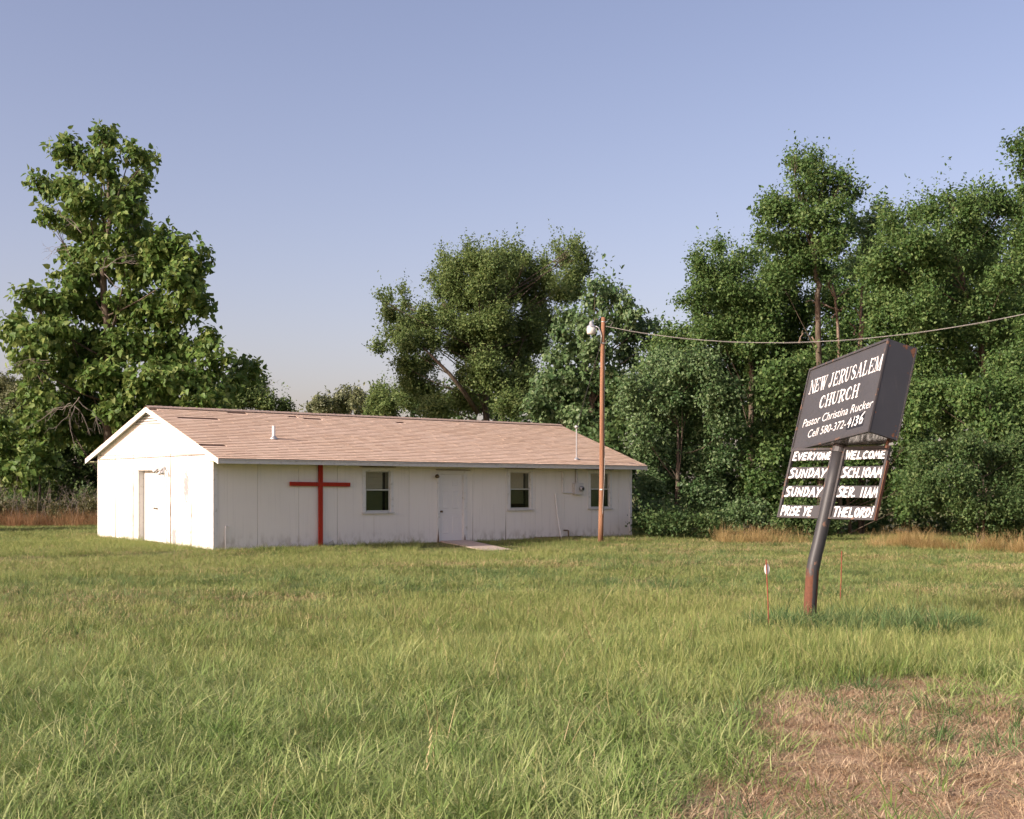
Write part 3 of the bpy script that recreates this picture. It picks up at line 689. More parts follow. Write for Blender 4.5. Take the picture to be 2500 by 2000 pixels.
mt_w = np.array([*from_uv(12.675, -.063), BZ + mz + 1.02 + BKX * 12.7])
a = np.array([PX + axis_p(5.9)[0] - .07, PY - .03, z_at(842) + PZ])
dl = [a + (mt_w - a) * s + np.array([-.12 * math.sin(math.pi * s) ** 1.0, 0, -.42 * 4 * s * (1 - s)]) for s in np.linspace(0, 1, 14)]
tag(MB().tube(dl, .012, 6).build('service_drop', M['black'], None), 'dark service wire drooping from the wooden pole to the roof mast', 'cable')

# ------------------------------------------------------------------ the leaning sign
SB = np.array([3.715, 15.30, 1.1157]); SA = np.array([.24735, .14556, .95793])
RB = np.array([.52175, -.85309, -.00509]); NB = np.array([-.81646, -.50105, .28696])
RC = np.array([.23613, -.96790, .08611]); NC = np.array([-.93971, -.20490, .27378])
base = np.array([3.525, 15.20, float(gz(3.525, 15.2)) - .1])
sign = empty('church_sign', tuple(base)); tag(sign, 'leaning black roadside church sign on a bent rusty pole', 'sign')
L = lambda p: np.asarray(p, float) - base
knee = np.array([3.572, 15.22, .56])
pole_pts = [base, (base + knee) / 2 + np.array([-.004, 0, 0]), knee, knee + (SB - knee) * .25 + np.array([-.006, 0, 0]), knee + (SB - knee) * .6, SB, SB + SA * .5, SB + SA * 1.0]
MB().tube([L(p) for p in pole_pts], .077, 20).build('pole', M['sign_pole'], sign, smooth=True)
MB().tube([L(SB + SA * .90), L(SB + SA * 1.0)], .086, 20).build('collar', M['sign_frame'], sign, smooth=False)
CW, CH, CD, CZ = 1.958, 1.119, .367, .986
C0 = SB + SA * CZ - NC * .014                    # centre of the cabinet's underside
def cabp(r, h, n): return L(C0 + RC * r + SA * h + NC * n)
def cab_box(r0, r1, h0, h1, n0, n1): return (cabp(r0, h0, n0), RC * (r1 - r0), SA * (h1 - h0), NC * (n1 - n0))
cabinet = MB().obox(*cab_box(-CW / 2 + .004, CW / 2 - .004, .004, CH - .004, -CD / 2 + .004, CD / 2 - .012)).build('cabinet', M['sign_side'], sign)
MB().obox(*cab_box(-CW / 2 + .02, CW / 2 - .02, -.003, .0035, -CD / 2 + .02, CD / 2 - .02)).build('underside', M['sign_under'], cabinet)
face = MB().obox(*cab_box(-CW / 2 + .02, CW / 2 - .02, .02, CH - .02, CD / 2 - .0118, CD / 2 - .004)).build('face', M['sign'], cabinet)
T = .026
fr = MB()
for n0, n1 in ((CD / 2 - .011, CD / 2 + .010), (-CD / 2 - .006, -CD / 2 + .012)):
    fr.obox(*cab_box(-CW / 2, CW / 2, CH - T, CH + .002, n0, n1)).obox(*cab_box(-CW / 2, CW / 2, -.002, T, n0, n1))
    fr.obox(*cab_box(-CW / 2 - .002, -CW / 2 + T, T, CH - T, n0, n1)).obox(*cab_box(CW / 2 - T, CW / 2 + .002, T, CH - T, n0, n1))
fr.build('edge_frame', M['sign_frame'], cabinet)
def rust_poly(r0, h0, n0, rad, seed):
    q = random.Random(seed); k = 11
    pts = [cabp(CW / 2 - .0038 + .0006, min(h0 + rad * 1.0 * math.sin(2 * math.pi * i / k) * q.uniform(.4, 1.1), CH - .006), max(n0 + rad * math.cos(2 * math.pi * i / k) * q.uniform(.4, 1.1), -CD / 2 + .013)) for i in range(k)]
    MB().add(pts, [tuple(range(k))]).build('rust_spot', M['rust'], cabinet)
for i, (h0, n0, rad) in enumerate(((1.07, -.15, .045), (1.02, -.165, .03), (1.09, -.05, .03), (1.09, -.02, .018), (.05, -.12, .03), (.10, -.14, .012), (.16, -.13, .010), (.80, -.14, .010), (.04, -.165, .016), (.24, .15, .012), (1.04, .15, .014))): rust_poly(0, h0, n0, rad, i)
MB().tube([cabp(CW / 2 - .12, -.09, -CD / 2 + .05), cabp(CW / 2 - .12, .01, -CD / 2 + .05)], .018, 8).build('bolt', M['rust'], cabinet)

# --- lettering -------------------------------------------------------
def ribbon(mb, pts, w, to3, lift, wend=None):
    """flat stroke of width w along pts (2-D), closed with a short taper"""
    P = [np.array(p, float) for p in pts]; n = len(P); Lf, Rt = [], []
    for i in range(n):
        if i == 0: d = P[1] - P[0]
        elif i == n - 1: d = P[-1] - P[-2]
        else:
            d1 = P[i] - P[i - 1]; d2 = P[i + 1] - P[i]
            d = d1 / (np.linalg.norm(d1) + 1e-9) + d2 / (np.linalg.norm(d2) + 1e-9)
        d /= np.linalg.norm(d) + 1e-9; q = np.array([-d[1], d[0]])
        ww = w if np.isscalar(w) else w[i]
        k = ww / 2
        if i == 0: k *= .8; c = P[i] - d * ww * .25
        elif i == n - 1: k *= .8; c = P[i] + d * ww * .25
        else:
            cs2 = abs(np.dot(q, np.array([-(P[i] - P[i - 1])[1], (P[i] - P[i - 1])[0]]) / (np.linalg.norm(P[i] - P[i - 1]) + 1e-9)))
            k /= max(cs2, .6); c = P[i]
        Lf.append(c + q * k); Rt.append(c - q * k)
    vv = [to3(p[0], p[1], lift) for p in Lf] + [to3(p[0], p[1], lift) for p in Rt]
    mb.add(vv, [(i, i + 1, n + i + 1, n + i) for i in range(n - 1)])
def arc(cx, cy, rx, ry, a0, a1, n=9):
    return [(cx + rx * math.cos(R(a0 + (a1 - a0) * i / n)), cy + ry * math.sin(R(a0 + (a1 - a0) * i / n))) for i in range(n + 1)]
HAND = {   # brush letters in a unit box
    'E': [[(.85, 1), (.15, .93), (.08, .05), (.85, 0)], [(.12, .5), (.7, .53)]],
    'V': [[(.05, .9), (.42, .05), (.9, .95)]],
    'R': [[(.12, 0), (.15, .95)], [(.15, .95), (.6, 1.), (.85, .8), (.65, .55), (.2, .48)], [(.35, .48), (.95, .0)]],
    'Y': [[(.05, 1), (.45, .5)], [(.95, 1), (.45, .5), (.25, 0)]],
    'O': [arc(.5, .5, .40, .44, 100, 455, 14)],
    'N': [[(.08, 0), (.12, .9)], [(.12, .9), (.78, .08)], [(.8, .05), (.9, .95)]],
    'W': [[(.02, .95), (.2, .05), (.5, .75), (.72, .05), (1., .95)]],
    'L': [[(.2, 1), (.12, .05), (.9, .04)]],
    'C': [[(.9, .88), (.55, .98), (.15, .7), (.1, .35), (.4, .04), (.9, .12)]],
    'M': [[(.02, 0), (.22, .95), (.48, .35), (.78, .98), (.98, .0)]],
    'S': [[(.95, .95), (.45, .97), (.15, .78), (.35, .58), (.75, .42), (.8, .2), (.5, .05), (-.02, .03)]],
    'U': [[(.1, .9), (.12, .25), (.4, .04), (.75, .2), (.85, .95)]],
    'D': [[(.15, .02), (.2, .95)], [(.12, .95), (.6, .95), (.92, .6), (.75, .2), (.1, .02)]],
    'A': [[(.02, 0), (.5, 1)], [(.5, 1), (.95, 0)], [(.25, .36), (.75, .36)]],
    'H': [[(.12, 0), (.12, .95)], [(.85, 0), (.9, .98)], [(.12, .48), (.88, .5)]],
    'P': [[(.12, 0), (.15, .98)], [(.12, .98), (.65, 1.), (.85, .75), (.6, .5), (.15, .45)]],
    'T': [[(.02, .95), (.98, .98)], [(.5, .96), (.42, 0)]],
    'i': [[(.45, 0), (.5, .62)], [(.55, .86), (.6, .96)]], '.': [[(.2, .04), (.4, .08)]], '1': [[(.4, 0), (.55, 1)]],
    '0': [arc(.5, .5, .40, .45, 100, 455, 14)], '!': [[(.5, .32), (.65, 1.2)], [(.38, .03), (.45, .09)]], '-': [[(.1, .45), (.8, .5)]],
    '4': [[(.5, 1), (.05, .42), (.85, .42)], [(.75, .8), (.5, -.05)]], '3': [[(.1, .9), (.6, 1.), (.8, .78), (.4, .54), (.8, .3), (.5, .02), (.05, .1)]],
    '6': [[(.85, 1), (.35, .75), (.1, .35), (.3, .04), (.75, .08), (.85, .35), (.5, .5), (.18, .36)]],
}
def hand_text(items, x0, x1, y0, h, to3, mb, thick=.17, slant=.12, start=0):
    """items: list of (char, width, height factor)"""
    tot = sum(i[1] for i in items); x = x0; k = start; sc = (x1 - x0) / tot
    for ch_, w, hf in items:
        if ch_ != ' ':
            jy = random.uniform(-.02, .03) * h; js = random.uniform(-.04, .04)
            for st in HAND[ch_]:
                pts = [(x + (px * .84 + .05) * w * sc + (slant + js) * py * h * hf * .5, y0 + jy + py * h * hf) for px, py in st]
                k += 1; ribbon(mb, pts, [thick * h * random.uniform(.88, 1.12) for _ in pts], to3, .0016 + (k % 9) * .0004)
        x += w * sc
    return mb
def tw(s, small=.9): return [(c, (.55 if c in '1i.!' else .6 if c == ' ' else 1.0), 1.0 if i == 0 else small) for i, c in enumerate(s)]
# serif letters: thick stems, thin joins, bracketed feet
def serif(ch):
    q = []   # strokes: (points, width)
    S_, t_ = .24, .11
    st = lambda x, y0=0, y1=1, w=S_: q.append(([(x, y0), (x, y1)], w))
    ft = lambda x, y, w=.36: q.append(([(x - w / 2, y), (x + w / 2, y)], .075))
    if ch == 'N': st(.12, w=t_); q.append(([(.12, .98), (.88, .02)], .26)); st(.88, w=t_); ft(.12, .03); ft(.1, .97, .3); ft(.88, .97)
    if ch == 'E': st(.2); q.append(([(.1, .96), (.8, .96), (.86, .74)], .09)); q.append(([(.1, .04), (.82, .04), (.9, .28)], .09)); q.append(([(.25, .5), (.58, .5)], .09)); q.append(([(.6, .38), (.6, .62)], .07))
    if ch == 'W': q.append(([(.08, .97), (.3, .03)], .22)); q.append(([(.3, .03), (.5, .8)], .10)); q.append(([(.44, .97), (.68, .03)], .22)); q.append(([(.68, .03), (.93, .97)], .10)); ft(.08, .97); ft(.46, .97, .28); ft(.92, .97, .28)
    if ch == 'J': q.append(([(.6, .97), (.6, .28), (.5, .08), (.28, .04), (.14, .16), (.2, .28)], [.25, .25, .2, .12, .12, .16])); ft(.6, .97, .46)
    if ch in 'RP':
        st(.22); q.append(([(.2, .96), (.6, .96), (.82, .84), (.82, .64), (.6, .5), (.3, .5)], [.08, .1, .2, .2, .1, .08])); ft(.22, .03, .4); ft(.15, .97, .2)
        if ch == 'R': q.append(([(.5, .48), (.78, .06), (.95, .05)], [.16, .22, .12]))
    if ch == 'U': q.append(([(.2, .97), (.2, .28), (.34, .07), (.55, .03), (.74, .12), (.82, .3), (.82, .97)], [.24, .24, .17, .1, .09, .1, .1])); ft(.2, .97, .42); ft(.82, .97, .3)
    if ch == 'S': q.append(([(.82, .72), (.72, .92), (.48, .98), (.22, .86), (.22, .66), (.5, .5), (.78, .36), (.8, .16), (.55, .02), (.3, .06), (.16, .28)], [.08, .09, .1, .17, .2, .27, .2, .17, .1, .09, .08]))
    if ch == 'A': q.append(([(.14, .03), (.46, .97)], .10)); q.append(([(.48, .97), (.82, .03)], .26)); q.append(([(.26, .34), (.64, .34)], .07)); ft(.12, .03, .28); ft(.84, .03, .36)
    if ch == 'L': st(.22); q.append(([(.1, .04), (.78, .04), (.88, .3)], .09)); ft(.22, .97, .42)
    if ch == 'M': st(.1, w=.09); q.append(([(.12, .97), (.46, .06)], .22)); q.append(([(.46, .06), (.8, .97)], .09)); st(.84, w=.22); ft(.1, .03, .26); ft(.84, .03, .36); ft(.08, .97, .2); ft(.88, .97, .26)
    if ch == 'C': q.append(([(.86, .7), (.74, .92), (.5, .98), (.26, .84), (.17, .5), (.26, .16), (.5, .02), (.74, .08), (.88, .3)], [.09, .1, .11, .2, .26, .2, .11, .09, .08]))
    if ch == 'H': st(.2); st(.8); q.append(([(.25, .52), (.75, .52)], .08)); ft(.2, .03, .38); ft(.2, .97, .38); ft(.8, .03, .38); ft(.8, .97, .38)
    return q
def serif_text(s, x0, x1, ya, yb, h, to3, mb):
    ws = [.42 if c == ' ' else .8 if c == 'J' else 1.12 if c in 'MW' else .95 for c in s]; sc = (x1 - x0) / sum(ws); x = x0; k = 0
    for c, w in zip(s, ws):
        y = ya + (yb - ya) * (x - x0) / (x1 - x0); cwid = w * sc * .92
        for pts, wd in serif(c):
            k += 1
            wdl = wd if not np.isscalar(wd) else [wd] * len(pts)
            P = [(x + px * cwid, y + py * h) for px, py in pts]
            wl_ = []
            for i in range(len(P)):      # widths follow the letter's own stretch: wide stems, low bars
                j = min(max(i, 1), len(P) - 1); d = np.array(P[j]) - np.array(P[j - 1]); vert = abs(d[1]) / (np.linalg.norm(d) + 1e-9)
                wl_.append(wdl[i] * (cwid * vert + h * (1 - vert)))
            ribbon(mb, P, wl_, to3, .0016 + (k % 11) * .0004)
        x += w * sc
    return mb
to_face = lambda r, h, n: cabp(r, h, CD / 2 - .004 + n)
serif_text('NEW JERUSALEM', -.845, .955, .752, .748, .185, to_face, (mb := MB())); mb.build('lettering', M['vinyl'], face)
serif_text('CHURCH', -.475, .53, .500, .494, .160, to_face, (mb := MB())); mb.build('lettering', M['vinyl'], face)
def font_text(s, x0, x1, y0, h, shear_):
    cu = bpy.data.curves.new('lettering', 'FONT'); cu.body = s; cu.size = 1.0; cu.shear = shear_; cu.resolution_u = 3
    ob = bpy.data.objects.new('lettering_source', cu)
    me = bpy.data.meshes.new_from_object(ob); bpy.data.objects.remove(ob)
    co = np.empty(len(me.vertices) * 3); me.vertices.foreach_get('co', co); co = co.reshape(-1, 3)
    capmask = co[:, 1]; mx = co[:, 0].min(), co[:, 0].max(); cap = capmask.max()
    nr = np.array([to_face(x0 + (p[0] - mx[0]) / (mx[1] - mx[0]) * (x1 - x0), y0 + p[1] / cap * h, .0022) for p in co])
    me.vertices.foreach_set('co', nr.astype(np.float32).ravel()); me.update(); me.materials.append(M['vinyl'])
    o = bpy.data.objects.new('lettering', me); COL.objects.link(o); o.parent = face
font_text('Pastor Christina Rucker', -.815, .93, .303, .105, .12)
font_text('Cell 580-372-', -.60, .375, .135, .103, .12)
mb = MB().add([to_face(.40, .095, .0008), to_face(.80, .095, .0008), to_face(.79, .275, .0008), to_face(.62, .265, .0008), to_face(.60, .235, .0008), to_face(.39, .23, .0008)], [(0, 1, 2, 3, 4, 5)])
mb.build('paint_patch', M['patch'], face)
mb = hand_text([('4', 1, .95), ('1', .62, 1.05), ('3', .95, .98), ('6', 1.1, 1.2)], .40, .79, .128, .112, to_face, MB(), .19, .3); mb.build('lettering', M['brush'], face)

# --- changeable message board
BWd, BHt, BZ0, BO, BN = 1.585, .896, .074, -.004, .0
D0 = SB + SA * BZ0 + RB * BO + NB * BN
def brp(r, h, n): return L(D0 + RB * r + SA * h + NB * n)
def br_box(r0, r1, h0, h1, n0, n1): return (brp(r0, h0, n0), RB * (r1 - r0), SA * (h1 - h0), NB * (n1 - n0))
board = MB()
wfr = .030
for r0, r1 in ((-BWd / 2, -.078), (.079, BWd / 2)):
    board.obox(*br_box(r0, r0 + wfr, 0, BHt, -.02, .016)).obox(*br_box(r1 - wfr, r1, 0, BHt, -.02, .016))
    board.obox(*br_box(r0 + wfr, r1 - wfr, BHt - wfr, BHt, -.02, .015)).obox(*br_box(r0 + wfr, r1 - wfr, 0, wfr * .8, -.02, .015))
board = board.build('board_frame', M['sign_frame'], sign)
MB().obox(*br_box(BWd / 2 + .0005, BWd / 2 + .012, 0, BHt * .8, -.03, .010)).build('rust_strip', M['rust'], board)
ROWS = [(.742, .868, 'EVERYONE', 'WELCOME'), (.512, .655, 'SUNDAY', 'SCH.10AM'), (.270, .415, 'SUNDAY', 'SER. 11AM'), (.026, .165, 'PRiSE YE', 'THELORD!')]
for i, (h0, h1, ta, tb) in enumerate(ROWS):
    for side, (r0, r1, tx) in enumerate(((-BWd / 2 + wfr, -.078 - wfr, ta), (.079 + wfr, BWd / 2 - wfr, tb))):
        st = MB().obox(*br_box(r0 - .003, r1 + .003, h0, h1, -.012, -.004)).build('message_strip', M['sign'], board)
        to3 = lambda r, h, n: brp(r, h, -.004 + n)
        hh = (h1 - h0) * .84
        if side == 0: a, b = -.762, {0: -.085, 1: -.115, 2: -.125, 3: -.22}[i]
        else: a, b = .128, r1 - .008
        mb = hand_text(tw(tx, .92 if i else .84), a, b, h0 + .008, hh, to3, MB(), .225, .1); mb.build('lettering', M['brush'], st)
print('sign ok')

# ------------------------------------------------------------------ marker stakes
def stake(px_b, py_b, px_t, py_t, Y, label, refl=None):
    b = at(px_b, py_b, Y); b[2] = float(gz(b[0], b[1])) - .05; t_ = at(px_t, py_t, Y)
    e = empty('marker_stake', tuple(b)); tag(e, label, 'stake')
    MB().tube([(0, 0, 0), (t_ - b) * .5 + np.array([.004, 0, 0]), t_ - b], .0065, 8).build('rod', M['stake'], e)
    if refl:
        c = at(*refl, Y) - b
        pts = [(.030 * math.cos(a_) * (1 if abs(math.sin(a_)) < .85 else .8), .0, .062 * math.sin(a_)) for a_ in np.linspace(0, 2 * math.pi, 22)[:-1]]
        n = len(pts); mb = MB().add([(c[0] + p[0] + .004, c[1] + .012, c[2] + p[2]) for p in pts] + [(c[0] + p[0] + .004, c[1] + .016, c[2] + p[2]) for p in pts],
            [tuple(range(n)), tuple(range(n, 2 * n))[::-1]] + [(i, (i + 1) % n, n + (i + 1) % n, n + i) for i in range(n)])
        mb.build('reflector', M['reflector'], e)
stake(1877.5, 1550, 1870.4, 1366, 14.2, 'thin red stake with white oval reflector left of the sign pole', (1872, 1390))
stake(2050.5, 1480, 2055, 1345, 18.0, 'thin bare red stake without reflector right of the sign pole')

# ------------------------------------------------------------------ trees
def unit(a): return a / (np.linalg.norm(a, axis=-1, keepdims=True) + 1e-9)
def leaf_mesh(name, P, A, N, Ln, Wd, mat, parent, rnd, clump, broad=False):
    """P base points, A axis, N normal; each leaf a folded blade"""
    A = unit(A); S = unit(np.cross(A, N)); N = np.cross(S, A); k = len(P)
    Ln = Ln[:, None]; Wd = Wd[:, None]
    mid = P + A * Ln * .42
    if broad:
        v = np.stack([P, P + A * Ln * .12 + S * Wd * .46 + N * Wd * .10, P + A * Ln * .50 + S * Wd * .42 + N * Wd * .06, P + A * Ln - N * Ln * .16,
                      P + A * Ln * .50 - S * Wd * .42 + N * Wd * .06, P + A * Ln * .12 - S * Wd * .46 + N * Wd * .10], 1).reshape(-1, 3)
        o = np.arange(k)[:, None] * 6
        loops = np.concatenate([o + np.array([[0, 1, 2, 3]]), o + np.array([[0, 3, 4, 5]])], 1).reshape(-1); fn = 4
    else:
        v = np.stack([P, mid + S * Wd * .5 + N * Wd * .15, P + A * Ln - N * Ln * .1, mid - S * Wd * .5 + N * Wd * .15], 1).reshape(-1, 3)
        o = np.arange(k)[:, None] * 4
        loops = np.concatenate([o + np.array([[0, 1, 2]]), o + np.array([[0, 2, 3]])], 1).reshape(-1); fn = 3
    return np_mesh(name, v, fn, loops, mat, parent, fattr={'rnd': np.repeat(rnd, 2), 'clump': np.repeat(clump, 2)})
NLEAF = [0]; LD = 6.4
def foliage(lobes, leaf, dens, r_, up=.3, droop=.25, shoots=.10, spray=.42, sub=11, sig=.22, broad=False):
    """lobes: (centre, radii). Leaves sit on sprays, sprays in clumps, clumps round each lobe"""
    Ps, As, Ns, Cs = [], [], [], []
    area = leaf[0] * leaf[1] * (.75 if broad else .5)
    for c, rr in lobes:
        n = int(LD * dens * math.pi * rr[0] * rr[2] / area); m = 14
        ns = max(4, n // m)
        sc_ = unit(r_.normal(size=(sub, 3))); sc_[:, 2] = sc_[:, 2] * .85 + .08
        rad = r_.uniform(.28, .70, (sub, 1)); cc = c + sc_ * rad * rr
        pick = r_.integers(0, sub, ns)
        d = np.clip(r_.normal(size=(ns, 3)) * sig, -sig * 1.7, sig * 1.7)
        pos = cc[pick] + d * rr
        out = unit((pos - c) / rr * .45 + unit(d) * .55)
        if shoots > 0:
            k = r_.random(ns) < shoots
        dirn = unit(out * .7 + np.array([0, 0, up]) + r_.normal(size=(ns, 3)) * .45)
        ln = spray * r_.uniform(.6, 1.3, ns)
        if shoots > 0:
            topm = k & (out[:, 2] > .1)
            dirn[topm] = unit(out[topm] * .5 + np.array([0, 0, 1.0]) + r_.normal(size=(topm.sum(), 3)) * .16); ln[topm] *= 2.6
        t = r_.random((ns, m, 1)) ** np.where(ln[:, None, None] > spray * 1.5, 1.5, 1.0)
        p = pos[:, None] + dirn[:, None] * ln[:, None, None] * (t - .2) + r_.normal(size=(ns, m, 3)) * spray * np.where(ln[:, None, None] > spray * 1.5, .08, .24)
        a = dirn[:, None] * .45 + r_.normal(size=(ns, m, 3)) * .6 + np.array([0, 0, -droop])
        nn = out[:, None] * .75 + np.array([-.12, -.08, .50]) + r_.normal(size=(ns, m, 3)) * .36
        cl = np.clip(r_.normal(.5, .2, (ns, 1)) + r_.normal(0, .22, sub)[pick][:, None], 0, 1) + np.zeros((ns, m))
        Ps.append(p.reshape(-1, 3)); As.append(a.reshape(-1, 3)); Ns.append(nn.reshape(-1, 3)); Cs.append(cl.reshape(-1))
    return np.concatenate(Ps), np.concatenate(As), np.concatenate(Ns), np.concatenate(Cs)
def limb_tubes(mb, root_pts, root_r, lobes, r_, frac=1.0, rad=.10, n=5, starts=(.25, .8)):
    """limbs from the trunk polyline out to lobe centres"""
    root_pts = [np.array(p, float) for p in root_pts]
    for c, rr in lobes:
        if r_.random() > frac: continue
        z = c[2]
        cand = [p for p in root_pts if p[2] < z - .15 * abs(z) - .2] or [root_pts[0]]
        s = cand[-1] if r_.random() < .6 else cand[r_.integers(max(0, len(cand) - 3), len(cand))]
        mid = s * .5 + c * .5 + np.array([0, 0, -.06 * np.linalg.norm(c - s)]) + r_.normal(size=3) * .12 * np.linalg.norm(c - s)
        pts = [s * (1 - t) ** 2 + 2 * mid * t * (1 - t) + c * t * t for t in np.linspace(0, 1, 6)]
        mb.tube(pts, list(np.linspace(rad, rad * .25, 6)), n, cap=False)
        for _ in range(3):
            e = c + unit(r_.normal(size=3)) * rr * .85
            mb.tube([pts[4], (pts[4] + e) / 2 + r_.normal(size=3) * .1, e], [rad * .3, rad * .2, rad * .08], 4, cap=False)
def tree(name, lobes_px, Y, org, scl, leaf, dens, mat, label, cat, trunk=None, tr=.2, group=None, seed=1, depth=1.0, dz=1.0, twigs=0, **kw):
    """lobes_px in a crop's pixels (origin org, scale scl) at distance Y"""
    r_ = np.random.default_rng(seed); lobes = []
    for (x, y, rx, ry) in lobes_px:
        px, py = org[0] + x * scl, org[1] + y * scl
        c = at(px, py, Y); c[1] += r_.uniform(-1, 1) * depth; k = Y / F * scl
        c[0] *= c[1] / Y; c[2] = EYE + (c[2] - EYE) * c[1] / Y
        rad = np.array([rx * k, max(rx, ry) * k * dz, ry * k])
        lobes.append((c, rad))
    allc = np.array([l[0] for l in lobes])
    if trunk is None:
        bx = float(np.mean(allc[:, 0])); tp = [(bx, Y, None), (bx, Y, float(np.percentile(allc[:, 2], 60)))]
    else:
        tp = [tuple(at(org[0] + x * scl, org[1] + y * scl, Y)) for x, y in trunk]
    b0 = np.array([tp[0][0], tp[0][1], float(gz(tp[0][0], tp[0][1])) - .15])
    e = empty(name, tuple(b0)); tag(e, label, cat, group)
    tpts = [b0] + [np.array(p, float) for p in tp[1:]]
    dense = []
    for i in range(len(tpts) - 1):
        for t in np.linspace(0, 1, 5)[:-1]: dense.append(tpts[i] * (1 - t) + tpts[i + 1] * t + (r_.normal(size=3) * tr * .25 if i + t > 0 else 0))
    dense.append(tpts[-1])
    mb = MB().tube([p - b0 for p in dense], list(np.linspace(tr, tr * .25, len(dense))), 9)
    limb_tubes(mb, [p - b0 for p in dense], tr, [(c - b0, rr) for c, rr in lobes], r_, frac=.45, rad=tr * .22)
    mb.build('trunk', M['bark'], e, smooth=True)
    P, A, N, C = foliage(lobes, leaf, dens, r_, broad=(leaf[1] > .14), **kw)
    gzv = gz(P[:, 0], P[:, 1]); ok = P[:, 2] > gzv + .03
    P, A, N, C = P[ok], A[ok], N[ok], C[ok]
    k = len(P); NLEAF[0] += k
    sz = r_.uniform(.5, 1.4, k)
    leaf_mesh('crown', P - b0, A, N, leaf[0] * sz, leaf[1] * sz, M[mat], e, r_.random(k), C, broad=(leaf[1] > .14))
    return e, b0
def bare_twigs(parent, b0, start, tips, rad, r_, name='bare_branch', mat='twig'):
    """leafless branches: crooked main stems that fork twice"""
    mb = MB(); s = np.array(start) - b0
    def crooked(p, q, r0, lvl):
        ln = np.linalg.norm(q - p); n = 6; off = np.zeros(3); pts = []
        for i in range(n + 1):
            t = i / n; pts.append(p * (1 - t) + q * t + off * math.sin(math.pi * t) + np.array([0, 0, .10 * ln * math.sin(math.pi * t)]))
            off = off + r_.normal(size=3) * .05 * ln
        mb.tube(pts, list(np.linspace(r0, r0 * .3, n + 1)), 5)
        if lvl < 2:
            for _ in range(4 if lvl == 0 else 3):
                k = r_.integers(2, n); d = unit((q - p) / (ln + 1e-9) + r_.normal(size=3) * .55) * ln * r_.uniform(.22, .45)
                crooked(pts[k], pts[k] + d, r0 * .5, lvl + 1)
    for t_ in tips: crooked(s + r_.normal(size=3) * .12, np.array(t_) - b0, rad, 0 if mat == 'twig' else 1)
    return mb.build(name, M[mat], parent)

# tall broad-leaved tree at the left
Z7 = dict(org=(0, 296), scl=.388)
cat_l = [(640,110,100,60),(400,190,60,100),(520,250,110,80),(830,190,100,50),(930,250,35,50),(250,400,80,70),(420,420,120,80),(650,300,100,110),(860,390,90,50),(760,470,160,90),(560,520,160,90),
 (310,600,70,55),(420,660,90,60),(820,580,120,80),(560,700,160,90),(900,720,180,80),(1080,800,160,110),(1200,900,80,120),(480,840,120,80),(720,820,160,90),(430,980,150,100),(650,940,150,80),(950,920,180,120),(1150,1040,130,130),
 (180,1120,55,75),(350,1150,160,110),(560,1180,190,120),(800,1180,210,120),(1050,1240,190,130),(1250,1180,55,110),(90,1330,85,110),(280,1350,190,130),(520,1400,210,130),(780,1420,210,140),(1050,1450,210,130),(1280,1400,100,100),(1360,1500,75,75),
 (200,1520,110,100),(450,1600,210,130),(700,1640,200,110),(1000,1620,210,130),(1250,1660,150,110),(1520,1560,100,50),(1600,1600,45,65),(1450,1680,110,60),(300,1780,180,110),(560,1800,200,110),(800,1820,200,100),(1060,1800,200,100),(1300,1790,150,80),(400,1920,140,90),(640,1960,180,90),(860,1960,150,90)]
e, b0 = tree('broadleaf_tree', cat_l, 52, leaf=(.235, .175), dens=1.95, mat='catalpa', label='tall broad-leaved tree with large drooping leaves behind the church gable', cat='tree',
     trunk=[(690,2440),(690,1500),(650,950),(690,560),(690,300)], tr=.21, seed=21, depth=2.4, up=.25, droop=.6, spray=.5, sub=8, sig=.24, shoots=0., **Z7)
r_ = np.random.default_rng(5)
z7 = lambda x, y, Y=49.5: at(x * .394, 280 + y * .394, Y)
bare_twigs(e, b0, z7(640, 960), [z7(860, 920), z7(830, 880), z7(560, 1000), z7(720, 1090), z7(690, 880)], .020, r_)
bare_twigs(e, b0, z7(430, 820), [z7(265, 900), z7(330, 870)], .012, r_)
bare_twigs(e, b0, z7(300, 1520), [z7(40, 1580), z7(60, 1545)], .014, r_)
bare_twigs(e, b0, z7(500, 720), [z7(390, 650), z7(330, 590)], .018, r_)
bare_twigs(e, b0, z7(480, 1790), [z7(290, 1900), z7(200, 1960), z7(340, 1960), z7(560, 1990), z7(620, 1980), z7(470, 2060)], .020, r_)

Z8 = dict(org=(0, 860), scl=.2782)
tree('broadleaf_sapling', [(60,620,100,60),(200,600,100,50),(320,590,90,50),(380,680,110,80),(250,720,120,70),(100,720,100,70),(480,760,80,50),(90,880,110,80),(250,900,120,70),(400,900,110,70),(100,1040,110,60),(250,1080,130,60),(150,1150,110,60),(330,1000,80,70),(260,1200,120,50),(440,1080,55,45),(-80,800,110,100),(-60,1000,110,100)], 50.6,
     leaf=(.24, .175), dens=1.3, mat='catalpa', label='young broad-leaved sapling among dry weeds at the left edge', cat='tree', trunk=[(350,1450),(355,1050),(345,860),(330,650)], tr=.055, seed=22, depth=.8, up=.3, droop=.5, spray=.5, sub=8, sig=.28, shoots=0., **Z8)
tree('round_tree', [(-60,960,70,60),(15,955,42,36),(60,990,55,42),(85,925,38,48),(30,1030,70,50),(120,1010,60,60),(-40,1060,90,60),(110,1090,90,60)], 68, (0, 0), 1.0, (.13, .09), 1.5, 'olive', 'yellow-green bushy tree far behind at the left edge', 'tree', tr=.2, seed=23, depth=2, up=.5)
